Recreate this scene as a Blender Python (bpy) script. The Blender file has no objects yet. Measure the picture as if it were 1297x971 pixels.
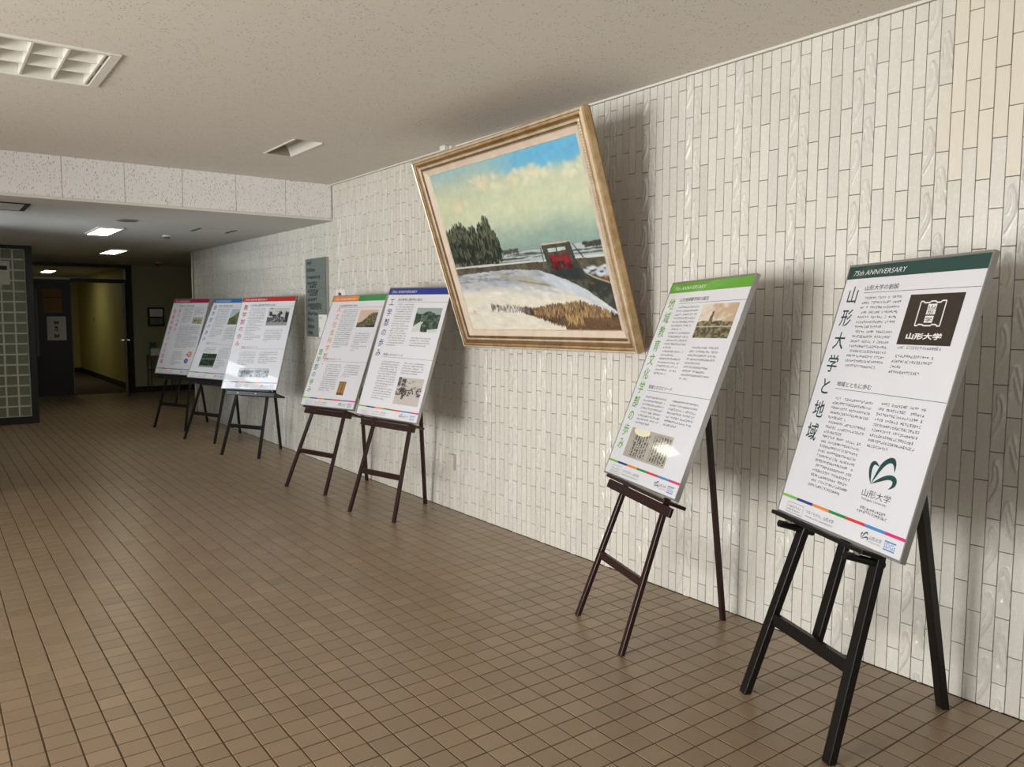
import bpy, bmesh, math, random
import numpy as np
from mathutils import Vector, Matrix
random.seed(7); rng = np.random.default_rng(7)
scene = bpy.context.scene
C = scene.collection

# ------------------------------------------------------------------ camera
PXW, FPX = 1297.0, 1008.7
cam_d = bpy.data.cameras.new('camera'); cam = bpy.data.objects.new('camera', cam_d); C.objects.link(cam)
cam_d.sensor_width = 36.0; cam_d.lens = FPX / PXW * 36.0; cam_d.clip_end = 100
CAMPOS = (-3.34, 0.0, 1.55)
r_ = Vector((0.8030, -0.5955, 0.0040)); f_ = Vector((0.5931, 0.8004, -0.0863)).normalized()
r_ = (r_ - f_ * r_.dot(f_)).normalized(); u_ = r_.cross(f_)
cam.matrix_world = Matrix(((r_.x, u_.x, -f_.x, CAMPOS[0]), (r_.y, u_.y, -f_.y, CAMPOS[1]), (r_.z, u_.z, -f_.z, CAMPOS[2]), (0, 0, 0, 1)))
scene.camera = cam

# ------------------------------------------------------------------ world, daylight, exposure
scene.view_settings.view_transform = 'Standard'; scene.view_settings.look = 'None'
scene.view_settings.gamma = 1.0; scene.view_settings.use_curve_mapping = False
scene.view_settings.exposure = 0.0
world = bpy.data.worlds.new('world'); scene.world = world; world.use_nodes = True
world.node_tree.nodes['Background'].inputs[0].default_value = (0.75, 0.85, 1.0, 1)
world.node_tree.nodes['Background'].inputs[1].default_value = 0.2

def area_light(name, loc, rot, sx, sy, power, col):
    d = bpy.data.lights.new(name, 'AREA'); d.shape = 'RECTANGLE'; d.size = sx; d.size_y = sy
    d.energy = power; d.color = col
    o = bpy.data.objects.new(name, d); C.objects.link(o); o.location = loc; o.rotation_euler = rot
    return o
R90 = math.pi / 2
# daylight standing in the bays of the left window wall (faces +x)
FACX = -7.5
area_light('daylight_main_bay', (FACX - 0.25, 2.5, 1.10), (0, -R90, 0), 2.0, 2.4, 410, (1.0, 0.99, 0.965))
area_light('daylight_second_bay', (FACX - 0.25, 5.9, 1.30), (0, -R90, 0), 2.2, 1.6, 95, (1.0, 0.96, 0.90))
area_light('daylight_rear_bay', (FACX - 0.25, -1.2, 1.30), (0, -R90, 0), 2.5, 2.6, 18, (1.0, 0.97, 0.93))
# daylight in the glazed front behind the viewer (faces +y)
area_light('daylight_front', (-5.0, -4.2, 1.35), (R90, 0, 0), 4.0, 2.3, 88, (0.94, 0.97, 1.0))
# daylight in the entrance at the side of the passage
ENTX = -3.05
area_light('daylight_entrance', (ENTX - 0.2, 9.35, 1.80), (0, -R90, 0), 1.15, 1.5, 34, (0.85, 0.925, 1.0))

# ------------------------------------------------------------------ helpers
def srgb(r, g=None, b=None):
    if g is None: r, g, b = r
    f = lambda c: ((c / 255) / 12.92 if c / 255 <= 0.04045 else ((c / 255 + 0.055) / 1.055) ** 2.4)
    return (f(r), f(g), f(b))

def tag(o, label=None, cat=None, group=None, kind=None):
    if label: o['label'] = label
    if cat: o['category'] = cat
    if group: o['group'] = group
    if kind: o['kind'] = kind
    return o

def empty(name, loc=(0, 0, 0), mat=None):
    o = bpy.data.objects.new(name, None); C.objects.link(o); o.empty_display_size = 0.05
    if mat is not None: o.matrix_world = mat
    else: o.location = loc
    return o

class MB:
    """collects geometry for one mesh object"""
    def __init__(s): s.v = []; s.f = []; s.m = []
    def add(s, verts, faces, mi=0):
        b = len(s.v); s.v.extend([tuple(p) for p in verts])
        for f in faces: s.f.append(tuple(b + i for i in f)); s.m.append(mi)
        return s
    def quad(s, a, b, c, d, mi=0): return s.add([a, b, c, d], [(0, 1, 2, 3)], mi)
    def box(s, x0, x1, y0, y1, z0, z1, mi=0):
        return s.add([(x0, y0, z0), (x1, y0, z0), (x1, y1, z0), (x0, y1, z0), (x0, y0, z1), (x1, y0, z1), (x1, y1, z1), (x0, y1, z1)],
                     [(0, 3, 2, 1), (4, 5, 6, 7), (0, 1, 5, 4), (1, 2, 6, 5), (2, 3, 7, 6), (3, 0, 4, 7)], mi)
    def beam(s, p, q, side, w, d, mi=0, floor_cut=False):
        """bar of section w (along side) x d from p to q"""
        p, q, side = Vector(p), Vector(q), Vector(side)
        ax = (q - p).normalized(); side = (side - ax * side.dot(ax)).normalized(); nn = ax.cross(side)
        A = []; B = []
        for a, b in ((-1, -1), (1, -1), (1, 1), (-1, 1)):
            off = side * (a * w / 2) + nn * (b * d / 2)
            pa = p + off
            if floor_cut: pa = pa + ax * ((0.0 - pa.z) / ax.z)
            A.append(pa); B.append(q + off)
        return s.add(A + B, [(0, 3, 2, 1), (4, 5, 6, 7), (0, 1, 5, 4), (1, 2, 6, 5), (2, 3, 7, 6), (3, 0, 4, 7)], mi)
    def cyl(s, p, q, r0, r1=None, n=12, mi=0):
        p, q = Vector(p), Vector(q); r1 = r0 if r1 is None else r1
        ax = (q - p).normalized(); t = Vector((0, 0, 1)) if abs(ax.z) < 0.9 else Vector((1, 0, 0))
        a = ax.cross(t).normalized(); b = ax.cross(a)
        V = [p + (a * math.cos(k * 2 * math.pi / n) + b * math.sin(k * 2 * math.pi / n)) * r0 for k in range(n)]
        V += [q + (a * math.cos(k * 2 * math.pi / n) + b * math.sin(k * 2 * math.pi / n)) * r1 for k in range(n)]
        F = [(k, (k + 1) % n, n + (k + 1) % n, n + k) for k in range(n)] + [tuple(range(n - 1, -1, -1)), tuple(range(n, 2 * n))]
        return s.add(V, F, mi)
    def build(s, name, mat, parent=None, origin=None, bevel=0.0, smooth=False):
        me = bpy.data.meshes.new(name)
        o0 = Vector(origin) if origin is not None else Vector((0, 0, 0))
        me.from_pydata([tuple(Vector(p) - o0) for p in s.v], [], s.f)
        mats = mat if isinstance(mat, (list, tuple)) else [mat]
        for m in mats: me.materials.append(m)
        if len(mats) > 1: me.polygons.foreach_set('material_index', s.m)
        if bevel > 0 or smooth:
            bm = bmesh.new(); bm.from_mesh(me)
            bmesh.ops.recalc_face_normals(bm, faces=bm.faces)
            if bevel > 0: bmesh.ops.bevel(bm, geom=list(bm.edges), offset=bevel, segments=1, affect='EDGES', profile=0.5)
            bm.to_mesh(me); bm.free()
            if smooth: me.polygons.foreach_set('use_smooth', [True] * len(me.polygons))
        me.update()
        o = bpy.data.objects.new(name, me); C.objects.link(o)
        if parent is not None: o.parent = parent
        elif origin is not None: o.location = o0
        return o

def link_copy(me, name, parent, loc):
    o = bpy.data.objects.new(name, me); C.objects.link(o); o.parent = parent; o.location = loc
    return o

# ------------------------------------------------------------------ materials
def mat(name, col, rough=0.5, spec=0.5, metal=0.0, coat=0.0, coat_rough=0.05, emis=None, es=0.0, trans=0.0):
    m = bpy.data.materials.new(name); m.use_nodes = True
    p = m.node_tree.nodes['Principled BSDF']
    p.inputs['Base Color'].default_value = (*col, 1); p.inputs['Roughness'].default_value = rough
    p.inputs['Specular IOR Level'].default_value = spec; p.inputs['Metallic'].default_value = metal
    p.inputs['Coat Weight'].default_value = coat; p.inputs['Coat Roughness'].default_value = coat_rough
    p.inputs['Transmission Weight'].default_value = trans
    if emis: p.inputs['Emission Color'].default_value = (*emis, 1); p.inputs['Emission Strength'].default_value = es
    return m

def nodes(m): return m.node_tree.nodes, m.node_tree.links, m.node_tree.nodes['Principled BSDF']

def N(m, t, **kw):
    n = m.node_tree.nodes.new(t)
    for k, v in kw.items(): setattr(n, k, v)
    return n

def ramp(m, fac, stops):
    r = N(m, 'ShaderNodeValToRGB'); e = r.color_ramp.elements
    while len(e) < len(stops): e.new(0.5)
    for i, (p, c) in enumerate(stops): e[i].position = p; e[i].color = (*c, 1) if len(c) == 3 else c
    m.node_tree.links.new(fac, r.inputs[0]); return r.outputs[0]

def noise(m, coord, scale, detail=4, rough=0.55, out='Fac'):
    n = N(m, 'ShaderNodeTexNoise'); n.inputs['Scale'].default_value = scale; n.inputs['Detail'].default_value = detail
    n.inputs['Roughness'].default_value = rough
    if coord is not None: m.node_tree.links.new(coord, n.inputs['Vector'])
    return n.outputs[out]

def coord(m, kind='Object', scale=None):
    t = N(m, 'ShaderNodeTexCoord').outputs[kind]
    if scale:
        mp = N(m, 'ShaderNodeMapping'); mp.inputs['Scale'].default_value = scale
        m.node_tree.links.new(t, mp.inputs[0]); t = mp.outputs[0]
    return t

def world_pos(m, scale=None):
    t = N(m, 'ShaderNodeNewGeometry').outputs['Position']
    if scale:
        mp = N(m, 'ShaderNodeMapping'); mp.inputs['Scale'].default_value = scale
        m.node_tree.links.new(t, mp.inputs[0]); t = mp.outputs[0]
    return t

def bump(m, height, strength, dist=0.01):
    b = N(m, 'ShaderNodeBump'); b.inputs['Strength'].default_value = strength; b.inputs['Distance'].default_value = dist
    L = m.node_tree.links; L.new(height, b.inputs['Height']); L.new(b.outputs[0], nodes(m)[2].inputs['Normal'])

def piece_random(m):
    """random number per piece: object random for single pieces, 'piece' attribute for joined ones"""
    L = m.node_tree.links
    oi = N(m, 'ShaderNodeObjectInfo'); at = N(m, 'ShaderNodeAttribute'); at.attribute_name = 'piece'
    a = N(m, 'ShaderNodeMath', operation='ADD'); L.new(oi.outputs['Random'], a.inputs[0]); L.new(at.outputs['Fac'], a.inputs[1])
    f = N(m, 'ShaderNodeMath', operation='FRACT'); L.new(a.outputs[0], f.inputs[0])
    return f.outputs[0]

def mixc(m, fac, a, b, mode='MIX'):
    x = N(m, 'ShaderNodeMix'); x.data_type = 'RGBA'; x.blend_type = mode; L = m.node_tree.links
    for s, v in ((x.inputs[0], fac), (x.inputs[6], a), (x.inputs[7], b)):
        if isinstance(v, bpy.types.NodeSocket): L.new(v, s)
        elif isinstance(v, (int, float)): s.default_value = v
        else: s.default_value = (*v, 1)
    return x.outputs[2]

def make_wall_tile(name, stops, rough_lo, rough_hi, mott=0.12):
    m = mat(name, (0.6, 0.6, 0.55), 0.3, 0.5); ns, L, p = nodes(m)
    base = ramp(m, piece_random(m), stops)
    wp = world_pos(m, (1, 1, 0.35))
    n1 = noise(m, wp, 38, 5, 0.62)
    c = mixc(m, mott, base, ramp(m, n1, [(0.3, (0.25, 0.23, 0.2)), (0.7, (0.95, 0.95, 0.92))]), 'OVERLAY')
    n3 = noise(m, world_pos(m, (1, 1, 0.12)), 60, 3, 0.6)           # faint vertical stain lines
    c = mixc(m, ramp(m, n3, [(0.62, (0, 0, 0)), (0.9, (0.14, 0.14, 0.14))]), c, (0.42, 0.38, 0.31))
    L.new(c, p.inputs['Base Color'])
    n2 = noise(m, world_pos(m), 55, 4, 0.6)
    mr = N(m, 'ShaderNodeMapRange'); mr.inputs['To Min'].default_value = rough_lo; mr.inputs['To Max'].default_value = rough_hi
    mr.inputs['From Min'].default_value = 0.3; mr.inputs['From Max'].default_value = 0.7
    L.new(n2, mr.inputs[0]); L.new(mr.outputs[0], p.inputs['Roughness'])
    bump(m, noise(m, wp, 55, 4, 0.6), 0.38, 0.006)
    return m
M = {}
M['tile_white'] = make_wall_tile('pearl_white_glazed_tile', [(0.0, srgb(214, 211, 202)), (0.25, srgb(223, 220, 211)), (0.5, srgb(219, 217, 208)), (0.75, srgb(226, 223, 215)), (1.0, srgb(215, 213, 206))], 0.10, 0.36, 0.08)
M['tile_cream'] = make_wall_tile('cream_satin_tile', [(0.0, srgb(222, 216, 200)), (0.5, srgb(225, 219, 204)), (1.0, srgb(220, 214, 199))], 0.35, 0.55, 0.05)
M['wall_joint'] = mat('dark_wall_joint', srgb(58, 45, 34), 0.9, 0.2)

def make_floor_tile():
    m = mat('brown_floor_tile', (0.3, 0.2, 0.12), 0.4, 0.5); ns, L, p = nodes(m)
    base = ramp(m, piece_random(m), [(0.0, srgb(147, 126, 102)), (0.3, srgb(155, 132, 107)), (0.6, srgb(150, 128, 104)), (0.85, srgb(162, 139, 113)), (1.0, srgb(142, 122, 98))])
    wp = world_pos(m)
    c = mixc(m, 0.22, base, ramp(m, noise(m, wp, 260, 3, 0.7), [(0.3, (0.2, 0.2, 0.2)), (0.7, (0.8, 0.8, 0.8))]), 'OVERLAY')
    c = mixc(m, ramp(m, noise(m, wp, 1.6, 4, 0.6), [(0.45, (0, 0, 0)), (0.8, (0.35, 0.35, 0.35))]), c, srgb(134, 118, 98))
    L.new(c, p.inputs['Base Color'])
    mr = N(m, 'ShaderNodeMapRange'); mr.inputs['To Min'].default_value = 0.24; mr.inputs['To Max'].default_value = 0.42
    L.new(noise(m, wp, 9, 5, 0.65), mr.inputs[0]); L.new(mr.outputs[0], p.inputs['Roughness'])
    bump(m, noise(m, wp, 120, 3, 0.6), 0.22, 0.003)
    return m
M['floor_tile'] = make_floor_tile()
M['grout'] = mat('dark_grout', srgb(92, 78, 61), 0.9, 0.2)

def make_ceiling(name, col, pit_scale=60, amount=0.5):
    m = mat(name, col, 0.9, 0.2); ns, L, p = nodes(m)
    wp = world_pos(m)
    v = N(m, 'ShaderNodeTexVoronoi'); v.inputs['Scale'].default_value = pit_scale; L.new(wp, v.inputs['Vector'])
    pits = ramp(m, v.outputs['Distance'], [(0.16, (1, 1, 1)), (0.30, (0, 0, 0))])
    sel = ramp(m, noise(m, wp, 26, 2, 0.5), [(0.48, (0, 0, 0)), (0.56, (1, 1, 1))])
    mul = N(m, 'ShaderNodeMath', operation='MULTIPLY'); L.new(pits, mul.inputs[0]); L.new(sel, mul.inputs[1])
    m2 = N(m, 'ShaderNodeMath', operation='MULTIPLY'); L.new(mul.outputs[0], m2.inputs[0]); m2.inputs[1].default_value = amount
    fine = mixc(m, 0.25, col, ramp(m, noise(m, wp, 180, 3, 0.7), [(0.35, (0.3, 0.3, 0.3)), (0.65, (0.7, 0.7, 0.7))]), 'OVERLAY')
    L.new(mixc(m, m2.outputs[0], fine, tuple(c * 0.35 for c in col)), p.inputs['Base Color'])
    bump(m, noise(m, wp, 150, 3, 0.7), 0.4, 0.004)
    return m
M['ceiling'] = make_ceiling('pitted_acoustic_plaster', srgb(222, 216, 205), 60, 0.8)
M['soffit'] = mat('painted_soffit_board', srgb(205, 204, 198), 0.85, 0.2)

def make_panel():
    m = mat('travertine_acoustic_board', srgb(232, 228, 222), 0.9, 0.2); ns, L, p = nodes(m)
    v = N(m, 'ShaderNodeTexVoronoi'); v.inputs['Scale'].default_value = 105; v.inputs['Randomness'].default_value = 1.0
    L.new(world_pos(m, (1, 1, 0.30)), v.inputs['Vector'])
    pits = ramp(m, v.outputs['Distance'], [(0.20, (1, 1, 1)), (0.32, (0, 0, 0))])
    sel = ramp(m, noise(m, world_pos(m), 34, 2), [(0.38, (0, 0, 0)), (0.50, (0.8, 0.8, 0.8))])
    mul = N(m, 'ShaderNodeMath', operation='MULTIPLY'); L.new(pits, mul.inputs[0]); L.new(sel, mul.inputs[1])
    L.new(mixc(m, mul.outputs[0], srgb(240, 239, 238), srgb(132, 126, 122)), p.inputs['Base Color'])
    return m
M['panel'] = make_panel()
M['white_paint'] = mat('white_paint', srgb(225, 222, 214), 0.6)
M['white_metal'] = mat('white_enamel', srgb(232, 230, 220), 0.35)
M['plaster'] = mat('greenish_cream_plaster', srgb(168, 166, 132), 0.8, 0.2)
M['corr_wall'] = mat('yellow_cream_plaster', srgb(190, 178, 110), 0.6, 0.4)
M['dark_base'] = mat('black_baseboard', srgb(28, 25, 22), 0.5)
M['dark_frame'] = mat('dark_bronze_frame', srgb(12, 11, 10), 0.4)
M['dark_door'] = mat('dark_brown_door', srgb(13, 11, 10), 0.45)
M['brown_door'] = mat('reddish_brown_door', srgb(78, 52, 34), 0.45)
M['pale_edge'] = mat('pale_door_stop', srgb(120, 118, 104), 0.5)
M['black_wood'] = mat('black_lacquered_wood', srgb(17, 16, 16), 0.32, 0.5)
M['brown_wood'] = mat('dark_reddish_brown_wood', srgb(44, 22, 21), 0.32, 0.5)
M['silver'] = mat('brushed_aluminium', srgb(178, 176, 172), 0.38, 0.5, 0.75)
M['chrome'] = mat('steel', srgb(190, 188, 182), 0.25, 0.5, 1.0)
M['paper'] = mat('glossy_white_poster', srgb(228, 229, 236), 0.35, 0.5, 0, 1.0, 0.04)
M['plain_paper'] = mat('white_office_paper', srgb(232, 232, 228), 0.8, 0.2)
def ink(name, rgb): return mat('ink_' + name, srgb(*rgb), 0.35, 0.5, 0, 0.9, 0.06)
INK = {k: ink(k, v) for k, v in dict(teal=(12, 66, 64), teal_text=(14, 62, 64), green=(94, 168, 46), blue=(18, 50, 140), orange=(232, 138, 60),
       dgreen=(40, 140, 70), red=(182, 32, 26), cyan=(28, 104, 178), magenta=(168, 20, 80), pink=(216, 52, 128), black=(46, 46, 50), grey=(70, 70, 76),
       white=(240, 240, 240), navy=(34, 58, 140), sky=(70, 140, 205), strip_red=(214, 60, 62), brownphoto=(42, 30, 24), lime=(128, 192, 72)).items()}
M['vcol'] = mat('printed_picture', (0.5, 0.5, 0.5), 0.35, 0.5, 0, 0.9, 0.06)
def vcol_mat(m):
    ns, L, p = nodes(m); a = N(m, 'ShaderNodeAttribute'); a.attribute_name = 'Col'; L.new(a.outputs['Color'], p.inputs['Base Color'])
vcol_mat(M['vcol'])
M['canvas'] = mat('oil_paint_on_canvas', (0.5, 0.5, 0.5), 0.42, 0.5); vcol_mat(M['canvas'])
bump(M['canvas'], noise(M['canvas'], coord(M['canvas'], 'Object'), 60, 5, 0.65), 0.25, 0.004)
def make_gold(name, a, b, metal, rough):
    m = mat(name, a, rough, 0.5, metal); ns, L, p = nodes(m)
    L.new(mixc(m, ramp(m, noise(m, coord(m, 'Object', (1, 1, 1)), 14, 5, 0.65), [(0.35, (0, 0, 0)), (0.65, (1, 1, 1))]), a, b), p.inputs['Base Color'])
    return m
M['gold'] = make_gold('antique_gold', srgb(208, 180, 138), srgb(178, 142, 96), 0.35, 0.35)
M['gold_dark'] = make_gold('brown_gilt_cove', srgb(138, 110, 74), srgb(112, 84, 52), 0.2, 0.42)
M['silver_leaf'] = make_gold('pale_silver_leaf', srgb(232, 220, 200), srgb(206, 190, 166), 0.3, 0.35)
M['liner'] = make_gold('pinkish_beige_liner', srgb(222, 206, 190), srgb(214, 196, 178), 0.0, 0.6)
M['lamp_on'] = mat('lit_diffuser', (1, 1, 0.9), 0.5, 0.5, emis=(1.0, 0.97, 0.78), es=13.0)
M['lamp_off'] = mat('unlit_lamp_tube', srgb(225, 225, 218), 0.3)
M['recess_brown'] = mat('taupe_recess', srgb(150, 138, 122), 0.6)
M['dark_slot'] = mat('dark_slot', srgb(40, 38, 36), 0.7)
M['grille'] = mat('grey_grille', srgb(112, 108, 100), 0.6)
M['sign'] = mat('grey_green_sign_plate', srgb(112, 124, 120), 0.4)
M['sign_black'] = mat('black_sign_lettering', srgb(24, 26, 28), 0.5)
M['cover'] = mat('cream_plastic_cover', srgb(206, 202, 188), 0.45)
M['red_lamp'] = mat('red_lamp_lens', srgb(170, 24, 22), 0.25)
M['wood_light'] = mat('varnished_plywood', srgb(150, 112, 66), 0.45)
M['green_thing'] = mat('green_plastic', srgb(70, 130, 96), 0.4)
M['grey_metal'] = mat('grey_steel_tube', srgb(96, 94, 90), 0.35, 0.5, 0.8)
M['amber_paper'] = mat('amber_notice_paper', srgb(150, 104, 58), 0.7)
M['mortar'] = mat('pale_mortar', srgb(242, 242, 234), 0.8)
M['block'] = mat('green_grey_glass_block', srgb(160, 166, 146), 0.12, 0.6)
M['block_core'] = mat('green_glass_core', srgb(140, 145, 124), 0.08, 0.6)
def pane_mat():
    m = bpy.data.materials.new('clear_pane'); m.use_nodes = True; nt = m.node_tree; nt.nodes.clear()
    out = nt.nodes.new('ShaderNodeOutputMaterial'); mx = nt.nodes.new('ShaderNodeMixShader'); t = nt.nodes.new('ShaderNodeBsdfTransparent'); g = nt.nodes.new('ShaderNodeBsdfGlossy')
    g.inputs['Roughness'].default_value = 0.02; fr = nt.nodes.new('ShaderNodeFresnel'); fr.inputs[0].default_value = 1.45
    nt.links.new(fr.outputs[0], mx.inputs[0]); nt.links.new(t.outputs[0], mx.inputs[1]); nt.links.new(g.outputs[0], mx.inputs[2]); nt.links.new(mx.outputs[0], out.inputs[0])
    return m
M['pane'] = pane_mat()

# ------------------------------------------------------------------ dimensions of the place (metres); wall_right at x = 0, camera looks along +y
ZC, ZS = 2.825, 2.469          # upper ceiling, soffit over the passage
YB = 7.52                      # face of the beam
YT = 12.60                     # end of the tiled wall
YF = 16.90                     # far wall
XE = 2.2                       # widening behind the tiled wall

# ---- floor
floor = MB().quad((-9, -4, -0.0017), (0.15, -4, -0.0017), (0.15, YT, -0.0017), (-9, YT, -0.0017)).quad((-9, YT, -0.0017), (XE, YT, -0.0017), (XE, 24.5, -0.0017), (-9, 24.5, -0.0017)).build('floor', M['grout'])
tag(floor, 'brown square floor tiles with dark grout across the whole hall', kind='structure')
PX_, PY_ = 0.10507, 0.1030
def project(P):
    d = Vector(P) - Vector(CAMPOS); z = d.dot(f_)
    if z <= 0.05: return None
    return (648.5 + FPX * d.dot(r_) / z, 485.5 - FPX * d.dot(u_) / z, z)
fl = []
for i in range(-60, 34):
    x0 = -1.164 + i * PX_
    for j in range(-22, 146):
        y0 = 2.019 + j * PY_
        cx, cy = x0 + PX_ / 2, y0 + PY_ / 2
        if y0 < -0.3 or x0 < -7.3 or (x0 < ENTX and y0 > 7.9) or y0 + PY_ > YF + 0.1 or x0 > XE: continue
        if cy < YT and x0 + PX_ > 0.04: continue
        if cy > 13.0 and cx < -2.1: continue
        x1 = min(x0 + PX_, -0.001) if cy < YT else x0 + PX_
        p = project((cx, cy, 0)); vis = p is not None and -20 < p[0] < 1317 and -20 < p[1] < 985
        fl.append((p[2] if vis else 1e3, x0, x1, y0))
fl.sort()
def floor_tile_geo(w, h, mb, ox=0, oy=0):
    gx, gy, b, t = 0.0029, 0.0027, 0.0012, 0.0017
    a = [(ox + gx, oy + gy, -t), (ox + w - gx, oy + gy, -t), (ox + w - gx, oy + h - gy, -t), (ox + gx, oy + h - gy, -t)]
    c = [(ox + gx + b, oy + gy + b, 0), (ox + w - gx - b, oy + gy + b, 0), (ox + w - gx - b, oy + h - gy - b, 0), (ox + gx + b, oy + h - gy - b, 0)]
    mb.add(a + c, [(4, 5, 6, 7), (0, 1, 5, 4), (1, 2, 6, 5), (2, 3, 7, 6), (3, 0, 4, 7)])
def set_piece(me, vals, name='piece'):
    at = me.attributes.new(name, 'FLOAT', 'FACE'); at.data.foreach_set('value', np.asarray(vals, dtype=np.float32))
meshes = {}
rest = MB(); rv = []; cnt = 0
for d, x0, x1, y0 in fl:
    w = round(x1 - x0, 4)
    if cnt < 300 and d < 900:
        if w not in meshes:
            mb = MB(); floor_tile_geo(w, PY_, mb); me = bpy.data.meshes.new('floor_tile'); me.from_pydata(mb.v, [], mb.f); me.materials.append(M['floor_tile']); meshes[w] = me
        o = link_copy(meshes[w], 'floor_tile', floor, (x0 + random.uniform(-.0006, .0006), y0 + random.uniform(-.0006, .0006), random.uniform(-.0004, .0)))
        o.rotation_euler = (random.uniform(-.002, .002), random.uniform(-.002, .002), random.uniform(-.006, .006)); cnt += 1
    else:
        floor_tile_geo(w, PY_, rest, x0 + random.uniform(-.0006, .0006), y0); rv += [random.random()] * 5
o = rest.build('floor_tiles', M['floor_tile'], floor); set_piece(o.data, rv); o['kind'] = 'stuff'

# ---- tiled wall on the right
wall = MB().quad((0.006, -4, 0), (0.006, YT, 0), (0.006, YT, ZC), (0.006, -4, ZC)).box(0.0062, 0.2, -4, YT, 0, ZC).build('wall_right', M['wall_joint'])
tag(wall, 'tall white glazed tile wall laid in vertical half bond', kind='structure')
CW, TH = 0.05303, 0.2640
def curve_field(U, V, pts, width):
    """height of a smooth ridge following a polyline"""
    best = np.full(U.shape, 9.0)
    P = np.array(pts); Q = []
    for k in range(len(P) - 1):
        for t in np.linspace(0, 1, 9): Q.append(P[k] * (1 - t) + P[k + 1] * t)
    for q in Q: best = np.minimum(best, (U - q[0]) ** 2 + (V - q[1]) ** 2)
    return np.exp(-best / width ** 2)
def relief_height(kind, u, v):
    """u 0..CW across, v 0..TH up (metres)"""
    U, V = u, v; s = CW; t = TH
    if kind == 'a':
        h = 0.0042 * curve_field(U, V, [(.08 * s, .20 * t), (.35 * s, .30 * t), (.68 * s, .44 * t), (.82 * s, .58 * t), (.74 * s, .74 * t), (.52 * s, .86 * t)], .0056)
        h += 0.0034 * curve_field(U, V, [(.20 * s, .48 * t), (.36 * s, .56 * t), (.46 * s, .66 * t), (.36 * s, .76 * t)], .0050)
        h += 0.0038 * curve_field(U, V, [(.40 * s, .80 * t), (.44 * s, .84 * t)], .0054)
    else:
        h = 0.0042 * curve_field(U, V, [(.10 * s, .42 * t), (.20 * s, .60 * t), (.36 * s, .74 * t), (.56 * s, .76 * t), (.72 * s, .62 * t), (.92 * s, .44 * t)], .0054)
        h += 0.0034 * curve_field(U, V, [(.42 * s, .60 * t), (.52 * s, .50 * t), (.70 * s, .36 * t), (.92 * s, .22 * t)], .0056)
        h -= 0.0022 * curve_field(U, V, [(.30 * s, .46 * t), (.44 * s, .30 * t)], .010)
    edge = np.clip(np.minimum.reduce([U, s - U, V, t - V]) / 0.006, 0, 1)
    return 1.9 * h * edge
def wall_tile_geo(mb, kind, hgt, y0, z0, x=0.0, res=(7, 22), z_from=0.0, skew=(0, 0)):
    """plain or relief tile lying in the wall plane; front faces -x. y runs away from the viewer, so u is measured from the far edge"""
    g, b, t = 0.0009, 0.0010, 0.006
    if kind == 'plain':
        ya, yb, za, zb = y0 + g, y0 + CW - g, z0 + g, z0 + hgt - g
        A = [(x + t, yb, za), (x + t, ya, za), (x + t, ya, zb), (x + t, yb, zb)]
        sk = lambda s1, s2: x - 0.0012 + s1 * skew[0] + s2 * skew[1]
        B = [(sk(1, -1), yb - b, za + b), (sk(-1, -1), ya + b, za + b), (sk(-1, 1), ya + b, zb - b), (sk(1, 1), yb - b, zb - b)]
        mb.add(A + B, [(4, 5, 6, 7), (0, 1, 5, 4), (1, 2, 6, 5), (2, 3, 7, 6), (3, 0, 4, 7)]); return 5
    nu, nv = res
    u = np.linspace(g + b, CW - g - b, nu); v = np.linspace(g + b, hgt - g - b, nv)
    U, V = np.meshgrid(u, v); Hh = relief_height(kind, U, V + z_from)
    V3 = [(x - 0.0012 - Hh[j, i], y0 + CW - U[j, i], z0 + V[j, i]) for j in range(nv) for i in range(nu)]
    F = [(j * nu + i, j * nu + i + 1, (j + 1) * nu + i + 1, (j + 1) * nu + i) for j in range(nv - 1) for i in range(nu - 1)]
    n0 = len(V3)
    V3 += [(x + t, y0 + CW - g, z0 + g), (x + t, y0 + g, z0 + g), (x + t, y0 + g, z0 + hgt - g), (x + t, y0 + CW - g, z0 + hgt - g)]
    c = [0, nu - 1, nv * nu - 1, (nv - 1) * nu]
    F += [(n0, n0 + 1, c[1], c[0]), (n0 + 1, n0 + 2, c[2], c[1]), (n0 + 2, n0 + 3, c[3], c[2]), (n0 + 3, n0, c[0], c[3])]
    mb.add(V3, F); return len(F)
tiles = []
ncol0 = -48
for k in range(ncol0, 400):
    y0 = 1.258 + k * CW
    if y0 + CW > YT: break
    ph = k % 6; kind = 'plain' if ph > 1 else ('b' if ph == 0 else 'a')     # far column of the pair is 'a'
    off = (0.132 if k % 2 else 0.0) + random.uniform(-0.012, 0.012) + 0.100
    ztop = ZC - 0.012 if y0 < YB - 0.02 else ZS
    zs = [0.0]; z = off - TH * math.ceil(off / TH) + TH
    while z < ztop - 0.004:
        if z > 0.004: zs.append(z)
        z += TH + random.uniform(-0.003, 0.003)
    zs.append(ztop)
    for a, b2 in zip(zs[:-1], zs[1:]):
        zf = TH - (b2 - a) if a == 0.0 else 0.0
        p = project((0, y0 + CW / 2, (a + b2) / 2)); vis = p is not None and -5 < p[0] < 1320 and -30 < p[1] < 990
        zc_ = (a + b2) / 2
        cream = 0.2 < y0 < 1.75 and ((y0 < 1.55 and zc_ > 2.18) or (1.55 <= y0 < 1.60 and 2.08 < zc_ < 2.38))
        if cream: kind_t = 'plain'
        else: kind_t = kind
        tiles.append((p[2] if vis else 1e3, kind_t, y0, a, b2 - a, max(0, zf), cream))
tiles.sort(key=lambda t: t[0])
restw = {False: (MB(), [], []), True: (MB(), [], [])}; cache = {}; cnt = 0
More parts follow.
